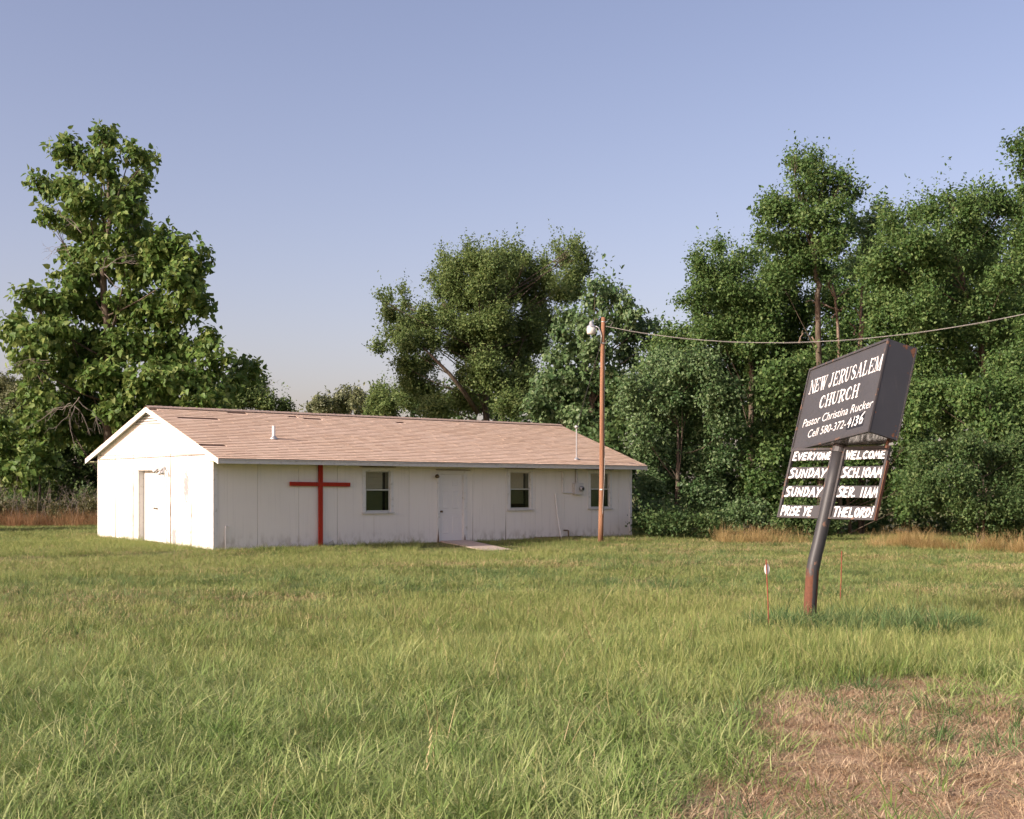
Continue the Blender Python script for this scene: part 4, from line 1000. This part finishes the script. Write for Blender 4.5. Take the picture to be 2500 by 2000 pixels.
tree('dark_shrub', [(-30,1090,60,60),(60,1090,70,60),(150,1080,70,60),(240,1080,70,60),(320,1090,70,60),(400,1100,60,50),(20,1170,70,60),(110,1170,70,60),(200,1170,70,60),(290,1170,70,60),(380,1170,70,60),(60,1240,80,40),(160,1240,80,40),(250,1240,80,40),(330,1240,80,40)], 57, (0, 0), 1.0, (.15, .10), 1.5, 'shrub',
     'dark shrub filling the shade under the tall broad-leaved tree', 'shrub', tr=.08, seed=24, depth=1.5)
e, b0 = tree('small_tree', [(600,965,60,38),(650,985,38,22),(560,985,60,40),(620,938,30,22),(500,970,50,40),(690,995,25,18)], 62, (0, 0), 1.0, (.12, .08), 1.4, 'elm', 'low dark green tree peeping over the roof beside the tall tree', 'tree', tr=.12, seed=25, depth=1.2, shoots=.15)
bare_twigs(e, b0, at(630, 990, 61), [at(668, 925, 61), at(655, 945, 61)], .014, r_)
tree('haze_paled_tree', [(270,880,105,65),(150,905,65,45),(350,900,60,70),(240,950,150,50),(100,945,60,30),(400,950,60,50),(-10,972,50,16)], 95, (720, 580), .4453, (.20, .14), 1.3, 'far', 'small olive tree, leaf colour paled for haze, far behind the church roof', 'tree', tr=.2, seed=26, depth=2.5, up=.4)
ZM = dict(org=(720, 580), scl=.4453)
tree('small_tree', [(470,850,60,60),(440,900,60,50),(520,920,60,70),(560,880,30,55),(430,960,70,40),(520,985,70,40)], 70, leaf=(.14, .09), dens=1.3, mat='elm', label='small dark tree left of the elm behind the roof', cat='tree', tr=.1, seed=27, depth=1.2, up=.5, shoots=.15, **ZM)
elm = [(1060,430,95,70),(1000,580,95,70),(1130,560,85,70),(1050,720,80,70),(1010,300,70,60),(500,330,14,38),(592,300,14,38),(810,130,18,45),(935,95,16,42),(985,115,20,38),(1050,105,20,36),(1120,110,20,36),(1200,80,16,46),(1270,130,20,38),(1365,150,20,42),(1430,40,10,28),(1520,70,14,38),(1545,45,10,34),(740,222,36,12),(465,335,10,28),(1000,140,60,50),(1140,130,60,50),(900,180,50,50),(830,300,70,50),(700,420,40,40),(760,470,60,50),(500,400,20,50),(540,440,45,55),(592,375,20,55),(640,470,75,55),(560,540,85,50),(470,600,60,30),(620,590,100,55),(690,500,55,55),(740,580,80,60),(600,700,75,65),(700,700,80,60),(640,800,80,70),(620,900,70,70),(740,850,100,80),(760,950,110,60),
 (780,228,45,18),(850,190,45,55),(790,312,45,14),(880,260,75,75),(830,400,55,45),(955,140,50,55),(1010,220,100,95),(1090,175,75,85),(1180,200,85,85),(1230,150,45,70),(930,350,110,85),(1060,340,130,100),(1200,320,125,105),(1310,230,70,95),(1390,260,60,85),(1340,360,105,95),
 (860,480,90,60),(980,500,130,80),(1120,480,130,95),(1260,500,130,95),(1380,480,95,85),(880,600,70,60),(1000,640,120,80),(1140,640,130,90),(1300,600,110,85),(960,780,90,80),(1090,780,120,90),(1230,760,120,90),(900,900,90,70),(1030,920,120,70),(1180,920,130,70),(1260,850,90,80),
 (1448,75,18,45),(1480,130,45,55),(1560,110,28,70),(1590,180,35,55),(1510,220,75,65),(1460,300,65,65),(1540,320,65,65)]
e, b0 = tree('elm_tree', elm, 60, leaf=(.125, .075), dens=1.5, mat='elm', label='wide ragged elm with upright shoots rising behind the church roof', cat='tree', trunk=[(1050,1500),(1050,1020),(1040,820),(1060,560),(1080,300)], tr=.2, seed=28, depth=2.6, up=.75, droop=.1, shoots=.38, spray=.5, sub=10, sig=.21, **ZM)
zm = lambda x, y, Y: at(720 + x * .4453, 580 + y * .4453, Y)
MB().tube([zm(1000, 960, 59) - b0, zm(930, 850, 58) - b0, zm(850, 750, 57.5) - b0, zm(760, 660, 57.5) - b0, zm(690, 590, 58) - b0], [.13, .11, .09, .06, .035], 8).build('limb', M['bark'], e, smooth=True)
pop = [(1650,250,40,40),(1700,285,40,50),(1640,340,70,60),(1740,350,70,60),(1820,385,40,55),(1850,440,50,50),(1500,430,50,50),(1480,520,75,60),(1600,480,90,70),(1740,470,80,70),(1820,540,75,60),(1900,500,50,50),(1960,480,40,42),(2000,520,35,50),(1950,590,60,40),(2020,580,26,36),(1530,620,110,75),(1440,660,75,55),(1660,620,95,85),(1800,640,80,50),(1880,680,50,40),
 (1450,760,105,75),(1600,760,110,85),(1740,760,75,65),(1380,850,105,85),(1520,880,115,85),(1660,900,95,85),(1400,960,105,65),(1560,980,105,65),(1640,1040,80,60),(1330,930,55,85),(1760,880,80,80),(1750,1000,90,90),(1600,1120,120,80)]
tree('poplar_tree', pop, 53, leaf=(.19, .135), dens=1.15, mat='poplar', label='grey-green poplar with hanging leaves directly behind the utility pole', cat='tree', trunk=[(1620,1550),(1620,1000),(1640,700),(1660,400)], tr=.2, seed=29, depth=1.6, up=.4, droop=.75, spray=.5, sub=10, sig=.21, **ZM)
ZR = dict(org=(1560, 360), scl=.5739)
tree('bushy_tree', [(-30,1010,50,45),(-40,1090,55,60),(20,1210,60,60),(30,1290,60,60),(100,905,80,50),(60,960,70,50),(170,960,100,70),(270,940,90,80),(80,1060,100,80),(220,1080,120,90),(340,1050,100,90),(80,1180,100,80),(220,1220,120,90),(360,1180,110,100),(60,1300,90,70),(180,1350,110,80),(330,1330,120,90),(90,1430,100,70),(240,1480,120,80),(400,1460,120,80),(120,1550,110,50),(300,1570,140,50),(470,1570,110,50),(40,1560,70,50),(40,1450,60,60)],
     45, leaf=(.115, .075), dens=1.1, mat='poplar', label='dense bushy tree standing beside the far end of the church', cat='tree', tr=.12, seed=30, depth=1.4, up=.45, droop=.35, spray=.42, **ZR)
tree('woodland_tree', [(330,430,16,34),(420,470,18,34),(530,460,18,34),(255,450,14,30),(470,450,14,28),(195,655,45,18),(250,620,45,45),(260,490,32,55),(340,450,25,55),(300,540,85,65),(400,520,80,60),(470,480,42,35),(260,700,60,50),(360,640,110,80),(480,620,100,80),(300,790,80,50),(420,760,110,80),(540,720,100,80),(500,840,100,70),(380,880,110,50),(600,820,80,70),(620,640,80,80),(560,540,70,60),(150,820,60,40)],
     49, leaf=(.115, .075), dens=1.1, mat='maple', label='leafy green tree with a jutting left side at the wood edge left of the sign', cat='tree', trunk=[(480,1600),(480,900),(440,700),(400,560)], tr=.13, seed=31, depth=1.6, up=.55, shoots=.15, spray=.5, sub=10, sig=.21, **ZR)
tree('tall_tree', [(660,36,12,22),(735,50,14,24),(800,98,16,26),(880,140,14,24),(940,195,16,18),(540,235,14,20),(650,60,22,32),(690,90,50,50),(740,72,42,42),(780,130,60,42),(680,165,60,32),(850,150,42,52),(900,200,42,32),(760,220,110,52),(560,250,60,52),(640,280,90,70),(540,310,55,32),(760,320,110,70),(840,260,52,42),(520,400,36,36),(600,400,90,52),(720,420,120,70),(830,420,80,70),(660,500,110,60),(780,520,80,50),(880,360,52,42),(600,560,62,52)],
     45, leaf=(.115, .075), dens=1.1, mat='maple', label='tallest tree in the wood behind and above the sign', cat='tree', trunk=[(770,1600),(765,620),(750,480),(720,300),(690,150)], tr=.12, seed=32, depth=1.2, up=.4, spray=.5, sub=10, sig=.21, **ZR)
tree('slender_tree', [(1010,280,20,50),(980,330,30,50),(1000,400,42,60),(930,340,30,42),(960,440,42,52),(940,520,52,62),(1060,300,20,42),(900,300,20,26)], 48, leaf=(.15, .10), dens=1.2, mat='poplar', label='slender dark tree between the tallest tree and the broad right-hand tree', cat='tree', trunk=[(950,1600),(945,700),(960,500),(1000,330)], tr=.08, seed=33, depth=.8, up=.8, shoots=.3, **ZR)
tree('broad_tree', [(1050,275,12,36),(1160,262,12,34),(1240,240,14,30),(1310,212,14,28),(1390,220,14,32),(1450,200,14,28),(1530,210,16,32),(1100,310,14,34),(1060,330,42,52),(1110,380,80,70),(1170,290,42,32),(1250,290,80,60),(1330,250,70,52),(1400,270,70,62),(1480,240,80,52),(1560,260,70,62),(1640,300,70,80),(1180,420,110,80),(1330,380,110,80),(1480,370,100,80),(1620,420,80,80),(1040,480,80,70),(1000,560,70,70),(1120,540,100,80),(1270,520,110,80),(1420,500,80,52),(1560,560,80,60),(1660,540,70,80),(1040,660,90,70),(1180,680,110,80),(1330,660,100,70),(1480,690,110,70),(1640,680,80,80),(1060,770,90,60),(1220,800,120,70),(1380,800,110,70),(1540,800,100,70),(1670,800,80,80),(1270,900,110,70),(1420,930,110,80),(1560,920,90,80),(1200,960,70,60)],
     42, leaf=(.11, .07), dens=1.05, mat='maple', label='broad leafy tree filling the right side behind the sign', cat='tree', trunk=[(1480,1600),(1480,1000),(1450,760),(1380,560),(1340,400)], tr=.13, seed=34, depth=1.6, up=.5, shoots=.12, spray=.5, sub=10, sig=.21, **ZR)
tree('tall_tree', [(1600,15,55,28),(1625,95,42,28),(1690,60,80,70),(1710,170,80,70),(1640,190,40,26),(1750,300,90,90),(1770,0,80,60),(1780,420,90,90),(1720,-60,70,60)], 39, leaf=(.13, .08), dens=1.15, mat='maple', label='high tree whose crown enters the frame at the upper right edge', cat='tree', trunk=[(1790,1700),(1780,700),(1740,200)], tr=.2, seed=35, depth=1., up=.5, shoots=.15, sig=.26, **ZR)
tree('understory_tree', [(620,960,90,80),(740,930,90,70),(860,900,80,70),(960,930,80,70),(1060,880,70,70),(620,1080,90,80),(740,1060,90,80),(900,1040,90,80),(1020,1040,80,80),(1110,1000,80,80),(640,1200,90,80),(780,1200,90,80),(920,1180,90,80),(1060,1150,70,70),(560,1330,90,80),(690,1380,90,80),(820,1380,90,80),(960,1340,80,80),(600,1500,100,70),(760,1520,100,60),(920,1500,90,70),(1050,1430,70,70),(1150,1110,70,60),(1150,1220,60,60),(1140,1330,60,60),(1130,1440,60,60),(1120,1540,60,50),(520,1230,90,80),(500,1420,90,80),(560,1050,90,80)],
     46, leaf=(.13, .09), dens=1.1, mat='maple', label='leafy understory tree directly behind the sign board', cat='tree', tr=.12, seed=36, depth=1.6, up=.5, **ZR)
tree('hedge_shrub', [(1180,1050,70,60),(1300,1050,90,70),(1440,1060,100,80),(1570,1050,80,80),(1690,1050,90,80),(1200,1150,62,52),(1350,1170,100,70),(1500,1180,100,80),(1620,1170,80,80),(1720,1180,90,80)], 39, leaf=(.12, .075), dens=1.3, mat='maple', label='bright green shrub halfway up the bank at the right edge', cat='shrub', tr=.08, seed=37, depth=1.0, up=.4, **ZR)
tree('hedge_shrub', [(1240,1300,90,42),(1380,1280,100,52),(1520,1300,100,52),(1640,1290,90,60),(1200,1400,90,42),(1330,1400,100,52),(1480,1410,110,60),(1620,1400,90,60),(1180,1490,80,42),(1300,1510,100,42),(1450,1530,110,50),(1580,1520,90,60),(1400,1600,90,36),(1520,1620,100,46),(1640,1640,100,50),(1720,1450,100,90),(1720,1600,100,70)],
     35, leaf=(.085, .05), dens=1.15, mat='shrub', label='dark low shrub with layered fine twigs at the lower right edge', cat='shrub', tr=.06, seed=38, depth=.8, up=.15, droop=.1, spray=.4, **ZR)
tree('hedge_shrub', [(60,1600,90,40),(170,1600,90,40),(280,1600,80,36),(720,1580,80,50),(640,1600,70,36),(820,1600,60,40)], 41.5, leaf=(.10, .065), dens=1.2, mat='shrub', label='low dark bush at the foot of the wood left of the sign pole', cat='shrub', tr=.04, seed=39, depth=.5, **ZR)
# the dark depth of the wood behind these trees: reads as one mass
r_ = np.random.default_rng(40); lob = []
for x in np.arange(1480, 2700, 55):
    for y in np.arange(960, 1300, 55):
        c = at(x + r_.uniform(-20, 20), y + r_.uniform(-20, 20), 51 + r_.uniform(-1.5, 2.5)); lob.append((c, np.array([.8, .8, .7])))
for x in np.arange(300, 1500, 60):
    for y in np.arange(1080 if x < 1000 else 975, 1290, 60):
        c = at(x, y, 72 + r_.uniform(-2, 2)); lob.append((c, np.array([1., 1., .9])))
for x in np.arange(-700, 120, 60):
    for y in np.arange(1040, 1290, 60):
        c = at(x, y, 66 + r_.uniform(-2, 2)); lob.append((c, np.array([1., 1., .9])))
P, A, N, C = foliage(lob, (.24, .17), .6, r_, spray=.6, sub=8, broad=True)
ok = P[:, 2] > gz(P[:, 0], P[:, 1]); P, A, N, C = P[ok], A[ok], N[ok], C[ok]; NLEAF[0] += len(P)
o = leaf_mesh('woodland', P, A, N, np.full(len(P), .24) * r_.uniform(.7, 1.2, len(P)), np.full(len(P), .17), M['shrub'], None, r_.random(len(P)), C, broad=True)
tag(o, 'shadowy depth of the wood behind the edge trees', 'woodland', kind='stuff')
# closed green wall between and behind the edge trees on the right
r_ = np.random.default_rng(43); lob = []
sky_x = [1560, 1620, 1690, 1760, 1850, 1950, 2060, 2150, 2250, 2400, 2700]; sky_y = [940, 860, 790, 730, 690, 670, 640, 640, 610, 570, 540]
for x in np.arange(1600, 2640, 46):
    y = np.interp(x, sky_x, sky_y) + 25
    while y < 1000:
        if r_.random() < .9: lob.append((at(x + r_.uniform(-20, 20), y + r_.uniform(-18, 18), 50.5 + r_.uniform(-1.5, 1.5)), np.array([.75, .75, .62])))
        y += 44
P, A, N, C = foliage(lob, (.14, .095), .62, r_, spray=.45, sub=8, sig=.25)
NLEAF[0] += len(P)
o = leaf_mesh('woodland', P, A, N, np.full(len(P), .14) * r_.uniform(.7, 1.2, len(P)), np.full(len(P), .095), M['maple'], None, r_.random(len(P)), C)
tag(o, 'closed leafy mass of the wood between the edge trees above the sign', 'woodland', kind='stuff')
# a shrub left of the frame whose shade reaches the grass beside the gable
tree('round_shrub', [(-260,1160,90,70),(-185,1185,75,60),(-340,1180,90,70),(-235,1115,80,50),(-310,1110,70,50),(-270,1235,120,50)], 41.5, (0, 0), 1.0, (.16, .12), .7, 'olive', 'spreading shrub standing just outside the left edge', 'shrub', tr=.08, seed=41, depth=.5)
# dead trunks standing in the wood
def snag(pts, Y, rad, label, tips):
    pts = [at(1560 + x * .5739, 360 + y * .5739, Y) for x, y in pts]; b0 = pts[0].copy(); b0[2] = float(gz(b0[0], b0[1])) - .1
    e = empty('dead_tree', tuple(b0)); tag(e, label, 'dead tree')
    full = [b0] + pts[1:]
    MB().tube([p - b0 for p in full], list(np.linspace(rad, rad * .35, len(full))), 9).build('trunk', M['bark_pale'], e, smooth=True)
    rr = np.random.default_rng(int(rad * 1e4) + len(pts))
    for s, t_ in tips:
        s3, t3 = (at(1560 + q[0] * .5739, 360 + q[1] * .5739, Y) for q in (s, t_))
        bare_twigs(e, b0, s3, [t3], rad * .5, rr, 'branch', 'bark_pale')
snag([(858,1600),(852,900),(846,760),(832,620),(820,580)], 47.0, .08, 'forked dead tree trunk rising above the top of the sign', [((838,640),(890,600)),((830,610),(800,560)),((828,600),(850,545)),((846,720),(880,690)),((845,700),(740,660))])
snag([(940,1600),(934,880),(940,780),(948,660)], 47.2, .06, 'straight bare dead trunk right of the forked one', [((940,800),(890,740)),((938,820),(990,720)),((944,740),(920,680))])
snag([(900,1600),(850,950),(800,895),(770,860),(735,805)], 46.8, .075, 'dead trunk slanting left above the sign cabinet', [((745,815),(700,790)),((770,860),(740,860))])
print('leaves', NLEAF[0])

# ------------------------------------------------------------------ grass
def clump(name, n, rad, h, w, bend, mat, seed, spread=.5, seg=3, heads=0., lie=0.):
    r2 = np.random.default_rng(seed); V, Q, T, RN = [], [], [], []
    for i in range(n):
        a = r2.uniform(0, 2 * math.pi); rr = rad * math.sqrt(r2.random()); b = np.array([rr * math.cos(a), rr * math.sin(a), 0])
        hh = r2.uniform(*h); az = a + r2.normal() * .9; od = np.array([math.cos(az), math.sin(az), 0]); ln = np.abs(r2.normal()) * spread
        sd = np.array([-od[1], od[0], 0]); tw_ = r2.uniform(-.9, .9); sd = sd * math.cos(tw_) + od * math.sin(tw_)
        ww = r2.uniform(*w); bd = r2.uniform(*bend); rv = r2.random(); n0 = len(V)
        for k in range(seg + 1):
            t = k / seg; out = hh * (ln * t + bd * t * t); up = hh * t * (1 - lie) * math.sqrt(max(.05, 1 - min(.9, (ln * .6 + bd * t) ** 2 * .6)))
            c = b + od * out + np.array([0, 0, up + .01 * lie * k])
            wk_ = ww * (1 - t ** 1.6) * .5 + .0004
            V.append(c - sd * wk_); V.append(c + sd * wk_); T += [t, t]
        for k in range(seg): Q.append((n0 + 2 * k, n0 + 2 * k + 1, n0 + 2 * k + 3, n0 + 2 * k + 2)); RN.append(rv)
        if r2.random() < heads:      # seed head: short slanting spikelets
            top = V[-1]
            for j in range(6):
                q = top - np.array([0, 0, 1]) * j * .018 * (1 + hh); a2 = r2.uniform(0, 6.28); e_ = q + np.array([math.cos(a2) * .016, math.sin(a2) * .016, .03])
                m0 = len(V); V += [q, q + np.array([.003, .003, 0]), e_ + np.array([.002, 0, 0]), e_]; T += [1, 1, 1, 1]; Q.append((m0, m0 + 1, m0 + 2, m0 + 3)); RN.append(.95)
    return np_mesh(name, np.array(V), 4, np.array(Q).ravel(), M[mat], fattr={'rnd': RN}, vattr={'t': T}, link=False)
def template_set(name, objs):
    c = bpy.data.collections.new(name)
    for o in objs: c.objects.link(o)
    return c
def scatter(name, coll, pts, kinds, scales, label, cat, r2, tilt=.12):
    n = len(pts); me = bpy.data.meshes.new(name); me.vertices.add(n); me.vertices.foreach_set('co', np.ascontiguousarray(pts, np.float32).ravel())
    a = me.attributes.new('kind', 'INT', 'POINT'); a.data.foreach_set('value', np.ascontiguousarray(kinds, np.int32))
    rot = np.stack([r2.normal(size=n) * tilt, r2.normal(size=n) * tilt, r2.uniform(0, 6.283, n)], 1)
    a = me.attributes.new('rot', 'FLOAT_VECTOR', 'POINT'); a.data.foreach_set('vector', rot.astype(np.float32).ravel())
    a = me.attributes.new('scl', 'FLOAT_VECTOR', 'POINT'); a.data.foreach_set('vector', np.ascontiguousarray(scales, np.float32).ravel())
    o = bpy.data.objects.new(name, me); COL.objects.link(o)
    ng = bpy.data.node_groups.new(name, 'GeometryNodeTree')
    ng.interface.new_socket('Geometry', in_out='INPUT', socket_type='NodeSocketGeometry'); ng.interface.new_socket('Geometry', in_out='OUTPUT', socket_type='NodeSocketGeometry')
    gi, go = ng.nodes.new('NodeGroupInput'), ng.nodes.new('NodeGroupOutput')
    ci = ng.nodes.new('GeometryNodeCollectionInfo'); ci.inputs['Collection'].default_value = coll; ci.inputs['Separate Children'].default_value = True; ci.inputs['Reset Children'].default_value = True
    ip = ng.nodes.new('GeometryNodeInstanceOnPoints'); ip.inputs['Pick Instance'].default_value = True
    def na(nm, dt):
        x = ng.nodes.new('GeometryNodeInputNamedAttribute'); x.data_type = dt; x.inputs['Name'].default_value = nm
        return next(s for s in x.outputs if s.enabled and s.name == 'Attribute')
    ng.links.new(gi.outputs[0], ip.inputs['Points']); ng.links.new(ci.outputs[0], ip.inputs['Instance'])
    ng.links.new(na('kind', 'INT'), ip.inputs['Instance Index']); ng.links.new(na('rot', 'FLOAT_VECTOR'), ip.inputs['Rotation']); ng.links.new(na('scl', 'FLOAT_VECTOR'), ip.inputs['Scale'])
    ng.links.new(ip.outputs[0], go.inputs[0])
    md = o.modifiers.new('scatter', 'NODES'); md.node_group = ng
    return tag(o, label, cat, kind='stuff')

gA = template_set('lawn_blades', [clump(f'a{i}', 44, .18, (.025, .085), (.004, .008), (.1, 1.0), 'g_short', 100 + i, .8) for i in range(5)])
gB = template_set('lush_blades', [clump(f'b{i}', 34, .16, (.06, .20), (.004, .009), (.1, 1.1), 'g_lush', 120 + i, .75, seg=4) for i in range(7)])
gC = template_set('tall_stems', [clump(f'c{i}', 30, .18, (.10, .26), (.0025, .005), (.0, .6), 'g_pale', 140 + i, .38, heads=.14) for i in range(6)])
gD = template_set('dead_blades', [clump(f'd{i}', 44, .16, (.03, .11), (.003, .007), (.1, .9), 'g_dead', 160 + i, .9, lie=.6) for i in range(5)])
gH = template_set('straw_blades', [clump(f'h{i}', 36, .18, (.02, .07), (.004, .007), (.1, 1.0), 'g_straw', 240 + i, .9, lie=.4) for i in range(4)])
gI = template_set('arching_stems', [clump(f'i{i}', 3, .10, (.28, .52), (.0028, .0045), (.2, 1.3), 'g_straw', 260 + i, .35, seg=7, heads=.7) for i in range(6)])
gE = template_set('dark_blades', [clump(f'e{i}', 26, .11, (.10, .32), (.006, .013), (.1, 1.0), 'g_dark', 180 + i, .7, seg=4) for i in range(5)])
gF = template_set('tan_blades', [clump(f'f{i}', 26, .16, (.25, .75), (.005, .010), (.05, .7), 'g_tan', 200 + i, .4, heads=.3) for i in range(4)])
gG = template_set('rusty_blades', [clump(f'g{i}', 30, .18, (.4, .9), (.006, .012), (.05, .5), 'g_rusty', 220 + i, .3, heads=.5) for i in range(3)])

zn = VNoise(31); zn2 = VNoise(32)
def field(n, ylo, yhi, rg, wide=.48, power=1.0):
    """random points of the visible field, evenly spread over its area"""
    Y = np.sqrt(rg.uniform(ylo ** 2, yhi ** 2, n)); X = rg.uniform(-wide, wide, n) * Y
    return X, Y
def weights(X, Y):
    """how much of each kind of grass grows at a point"""
    dead = dead_zone(X, Y)
    n1 = zn.fbm(X * .35, Y * .35); n2 = zn2.fbm(X * 1.1, Y * 1.1)
    Ye = Y + (n1 - .5) * 5
    left = sst(-1, -4, X)
    lush = sst(12.5, 9.5, Ye)
    tall = sst(9.0, 11.0, Ye) * sst(19.5, 17.0, Ye) * (1 - .75 * sst(-.5, -3.0, X + (n2 - .5) * 2) * sst(11, 13, Y))
    u, v = to_uv(X, Y)
    corner = sst(-14, -9, u) * sst(9.5, 5.5, u) * sst(-8.5, -5.0, v) * sst(7.5, 4, v)       # unmown round the gable
    short = sst(15.5, 18.5, Ye) + sst(-.5, -3, X) * sst(11.5, 13.5, Ye)
    short = np.clip(short, 0, 1) * (1 - .8 * corner)
    return dead, lush, tall, np.clip(corner, 0, 1), short, n1, n2
def emit(name, coll, nk, X, Y, keep, smin, smax, label, rg, zs=None, tilt=.12, off=0.):
    u, v = to_uv(X, Y)
    walk = (u > 7.2) & (u < 8.28) & (v > -2.15) & (v < .2)
    keep = keep & ~in_church(X, Y, .04) & ~walk
    near_walk = np.where((X > -2.6) & (X < .5) & (Y > 32.8) & (Y < 37.6), .35, 1.)[keep]
    X, Y = X[keep], Y[keep]; n = len(X)
    s = rg.uniform(smin, smax, n); sc = np.stack([s, s, s * near_walk * (rg.uniform(.8, 1.2, n) if zs is None else zs[keep])], 1)
    pts = np.stack([X, Y, gz(X, Y) - .012 + off], 1)
    print(name, n)
    return scatter(name, coll, pts, rg.integers(0, nk, n), sc, label, 'grass', rg, tilt)
rg = np.random.default_rng(77)
# mown lawn
X, Y = field(64000, 5.2, 50, rg); d, lu, ta, co, sh_, n1, n2 = weights(X, Y); rr = rg.random(len(X))
emit('lawn_grass', gA, 5, X, Y, rr < np.clip(.35 + .65 * sh_, 0, 1) * (1 - .8 * d) * (.40 + .9 * n2), .8, 1.5, 'short mown green grass across the middle of the field', rg, zs=.5 + 1.0 * n2)
# lush foreground
X, Y = field(15000, 5.0, 15, rg); d, lu, ta, co, sh_, n1, n2 = weights(X, Y); rr = rg.random(len(X))
emit('lush_grass', gB, 7, X, Y, rr < np.clip(lu + .3 * ta, 0, 1) * (1 - .97 * d) * (.55 + .6 * n2), .6, 1.2, 'lush ankle-high green grass in the foreground', rg, zs=.35 + .8 * n1 + .35 * n2, tilt=.22)
# tall pale stems
X, Y = field(46000, 6.0, 40, rg); d, lu, ta, co, sh_, n1, n2 = weights(X, Y); rr = rg.random(len(X))
emit('tall_grass', gC, 6, X, Y, rr < np.clip(ta * .95 + co * .6 + .16 * lu + .02, 0, 1) * (1 - d), .75, 1.25, 'tall pale yellow-green grass with thin seed stems', rg, zs=(.40 + .65 * n1) * (1 - .2 * lu) * (1 - .35 * co), tilt=.16)
# dead straw
X, Y = field(11000, 5.0, 12.5, rg); d, lu, ta, co, sh_, n1, n2 = weights(X, Y); rr = rg.random(len(X))
emit('dead_grass', gD, 5, X, Y, rr < d * .85, .5, 1.0, 'dead brown mown grass on the verge at the lower right', rg)
X, Y = field(26000, 8.0, 40, rg); d, lu, ta, co, sh_, n1, n2 = weights(X, Y); rr = rg.random(len(X))
strk = sst(.46, .57, zn.fbm(X * .10 + 3, Y * .42 + 8))
emit('straw_patches', gH, 4, X, Y, rr < strk * np.clip(sh_ * 1.0 + .1, 0, 1), 1.0, 1.7, 'dry straw-coloured streaks in the mown lawn', rg)
X, Y = field(1500, 5.6, 30, rg); d, lu, ta, co, sh_, n1, n2 = weights(X, Y)
emit('seed_stems', gI, 6, X, Y, rg.random(len(X)) < (.55 - .45 * sh_) * (1 - .8 * d) * (.3 + n2), .7, 1.2, 'single arching straw-coloured seed stems above the grass', rg, tilt=.2)
# dark tufts
X, Y = field(18000, 5.2, 38, rg); d, lu, ta, co, sh_, n1, n2 = weights(X, Y); rr = rg.random(len(X))
tf = sst(.47, .60, zn2.fbm(X * .40 + 50, Y * .75 + 20)); tf2 = sst(.52, .62, zn2.fbm(X * 1.1 + 9, Y * 1.6 + 2))
emit('grass_tufts', gE, 5, X, Y, rr < np.clip(tf * .75 * (.3 + .7 * sh_) * (1 - .8 * co) + d * tf2 * .95, 0, 1), .35, .85, 'darker green coarse grass tufts scattered over the field', rg, tilt=.3, zs=np.where(Y > 12, .7, .8))
# coarse clump round the sign pole and stakes
n = 330; a = rg.uniform(0, 6.28, n); q = np.sqrt(rg.random(n)); X = 3.95 + q * 1.35 * np.cos(a); Y = 14.55 + q * .75 * np.sin(a)
keep = np.hypot(X - 3.525, Y - 15.2) > .1
emit('pole_grass', gE, 4, X, Y, keep, .75, 1.3, 'coarse dark clump of grass around the foot of the sign pole', rg, tilt=.2)
# wild growth along the wood edge and the brush at the left
t = rg.uniform(0, 1, 2600); ex = 3.5 + t * 13.5; ey = np.where(ex < 11, 41.2 - (ex - 4.5) * .52, 37.8 - (ex - 11) * 2.0) + rg.normal(size=len(t)) * .55 - .4
keep = rg.random(len(t)) < sst(.36, .58, zn.fbm(ex * .6, ey * .6)) * sst(6.0, 8.0, ex) * .85
emit('tan_grass', gF, 4, ex, ey, keep, .5, 1.0, 'tan dry tall grass along the foot of the wood', rg)
X = rg.uniform(-24, -11.8, 1700); Y = 49.5 + rg.normal(size=len(X)) * .8 + rg.uniform(-.4, 1.5, len(X))
emit('rusty_grass', gG, 3, X, Y, rg.random(len(X)) < sst(.3, .6, zn.fbm(X * .6, Y * .3)) * .8, .5, .9, 'rust-brown tall dry grass below the sapling at the left', rg)
wl_ = [(at(x, y, 49.5 + rg.uniform(-.4, 1.0)), np.array([.35, .4, .28])) for x, y in zip(rg.uniform(-150, 260, 120), rg.uniform(1235, 1288, 120))]
P, A, N, C = foliage(wl_, (.09, .045), .5, rg, up=.6, spray=.3, sub=8)
ok = P[:, 2] > gz(P[:, 0], P[:, 1]); P, A, N, C = P[ok], A[ok], N[ok], C[ok]
o = leaf_mesh('weeds', P, A, N, np.full(len(P), .09), np.full(len(P), .045), M['weed'], None, rg.random(len(P)), C); tag(o, 'green weeds in front of the dry stalks at the left', 'weeds', kind='stuff')
mb = MB()
for i in range(420):
    x = rg.uniform(-24, -11.6); y = 49.6 + rg.uniform(-.6, 1.6); z = float(gz(x, y)); h = rg.uniform(.7, 1.9); lx2, ly2 = rg.normal(size=2) * .28 * h
    p0 = np.array([x, y, z]); p1 = p0 + np.array([lx2 * .4, ly2 * .4, h * .55]); p2 = p0 + np.array([lx2, ly2, h])
    mb.tube([p0, p1, p2], [.011, .008, .004], 4, cap=False)
    for j in range(3):
        q = p1 + (p2 - p1) * rg.random(); mb.tube([q, q + rg.normal(size=3) * np.array([.14, .14, .08]) + np.array([0, 0, .12])], [.005, .002], 3, cap=False)
tag(mb.build('dry_stalks', M['twig'], None), 'grey dead weed stalks standing behind the rusty grass at the left', 'weeds', kind='stuff')
for o in list(COL.objects):      # repeats of a kind share a group
    if o.parent is None:
        for nm, gp in (('hedge_shrub', 'shrubs along the foot of the wood'), ('marker_stake', 'red marker stakes beside the sign pole'), ('dead_tree', 'dead trunks standing in the wood'),
                       ('tall_tree', 'tall trees of the wood'), ('small_tree', 'small trees showing above the church roof')):
            if o.name.split('.')[0] == nm: o['group'] = gp
print('done')
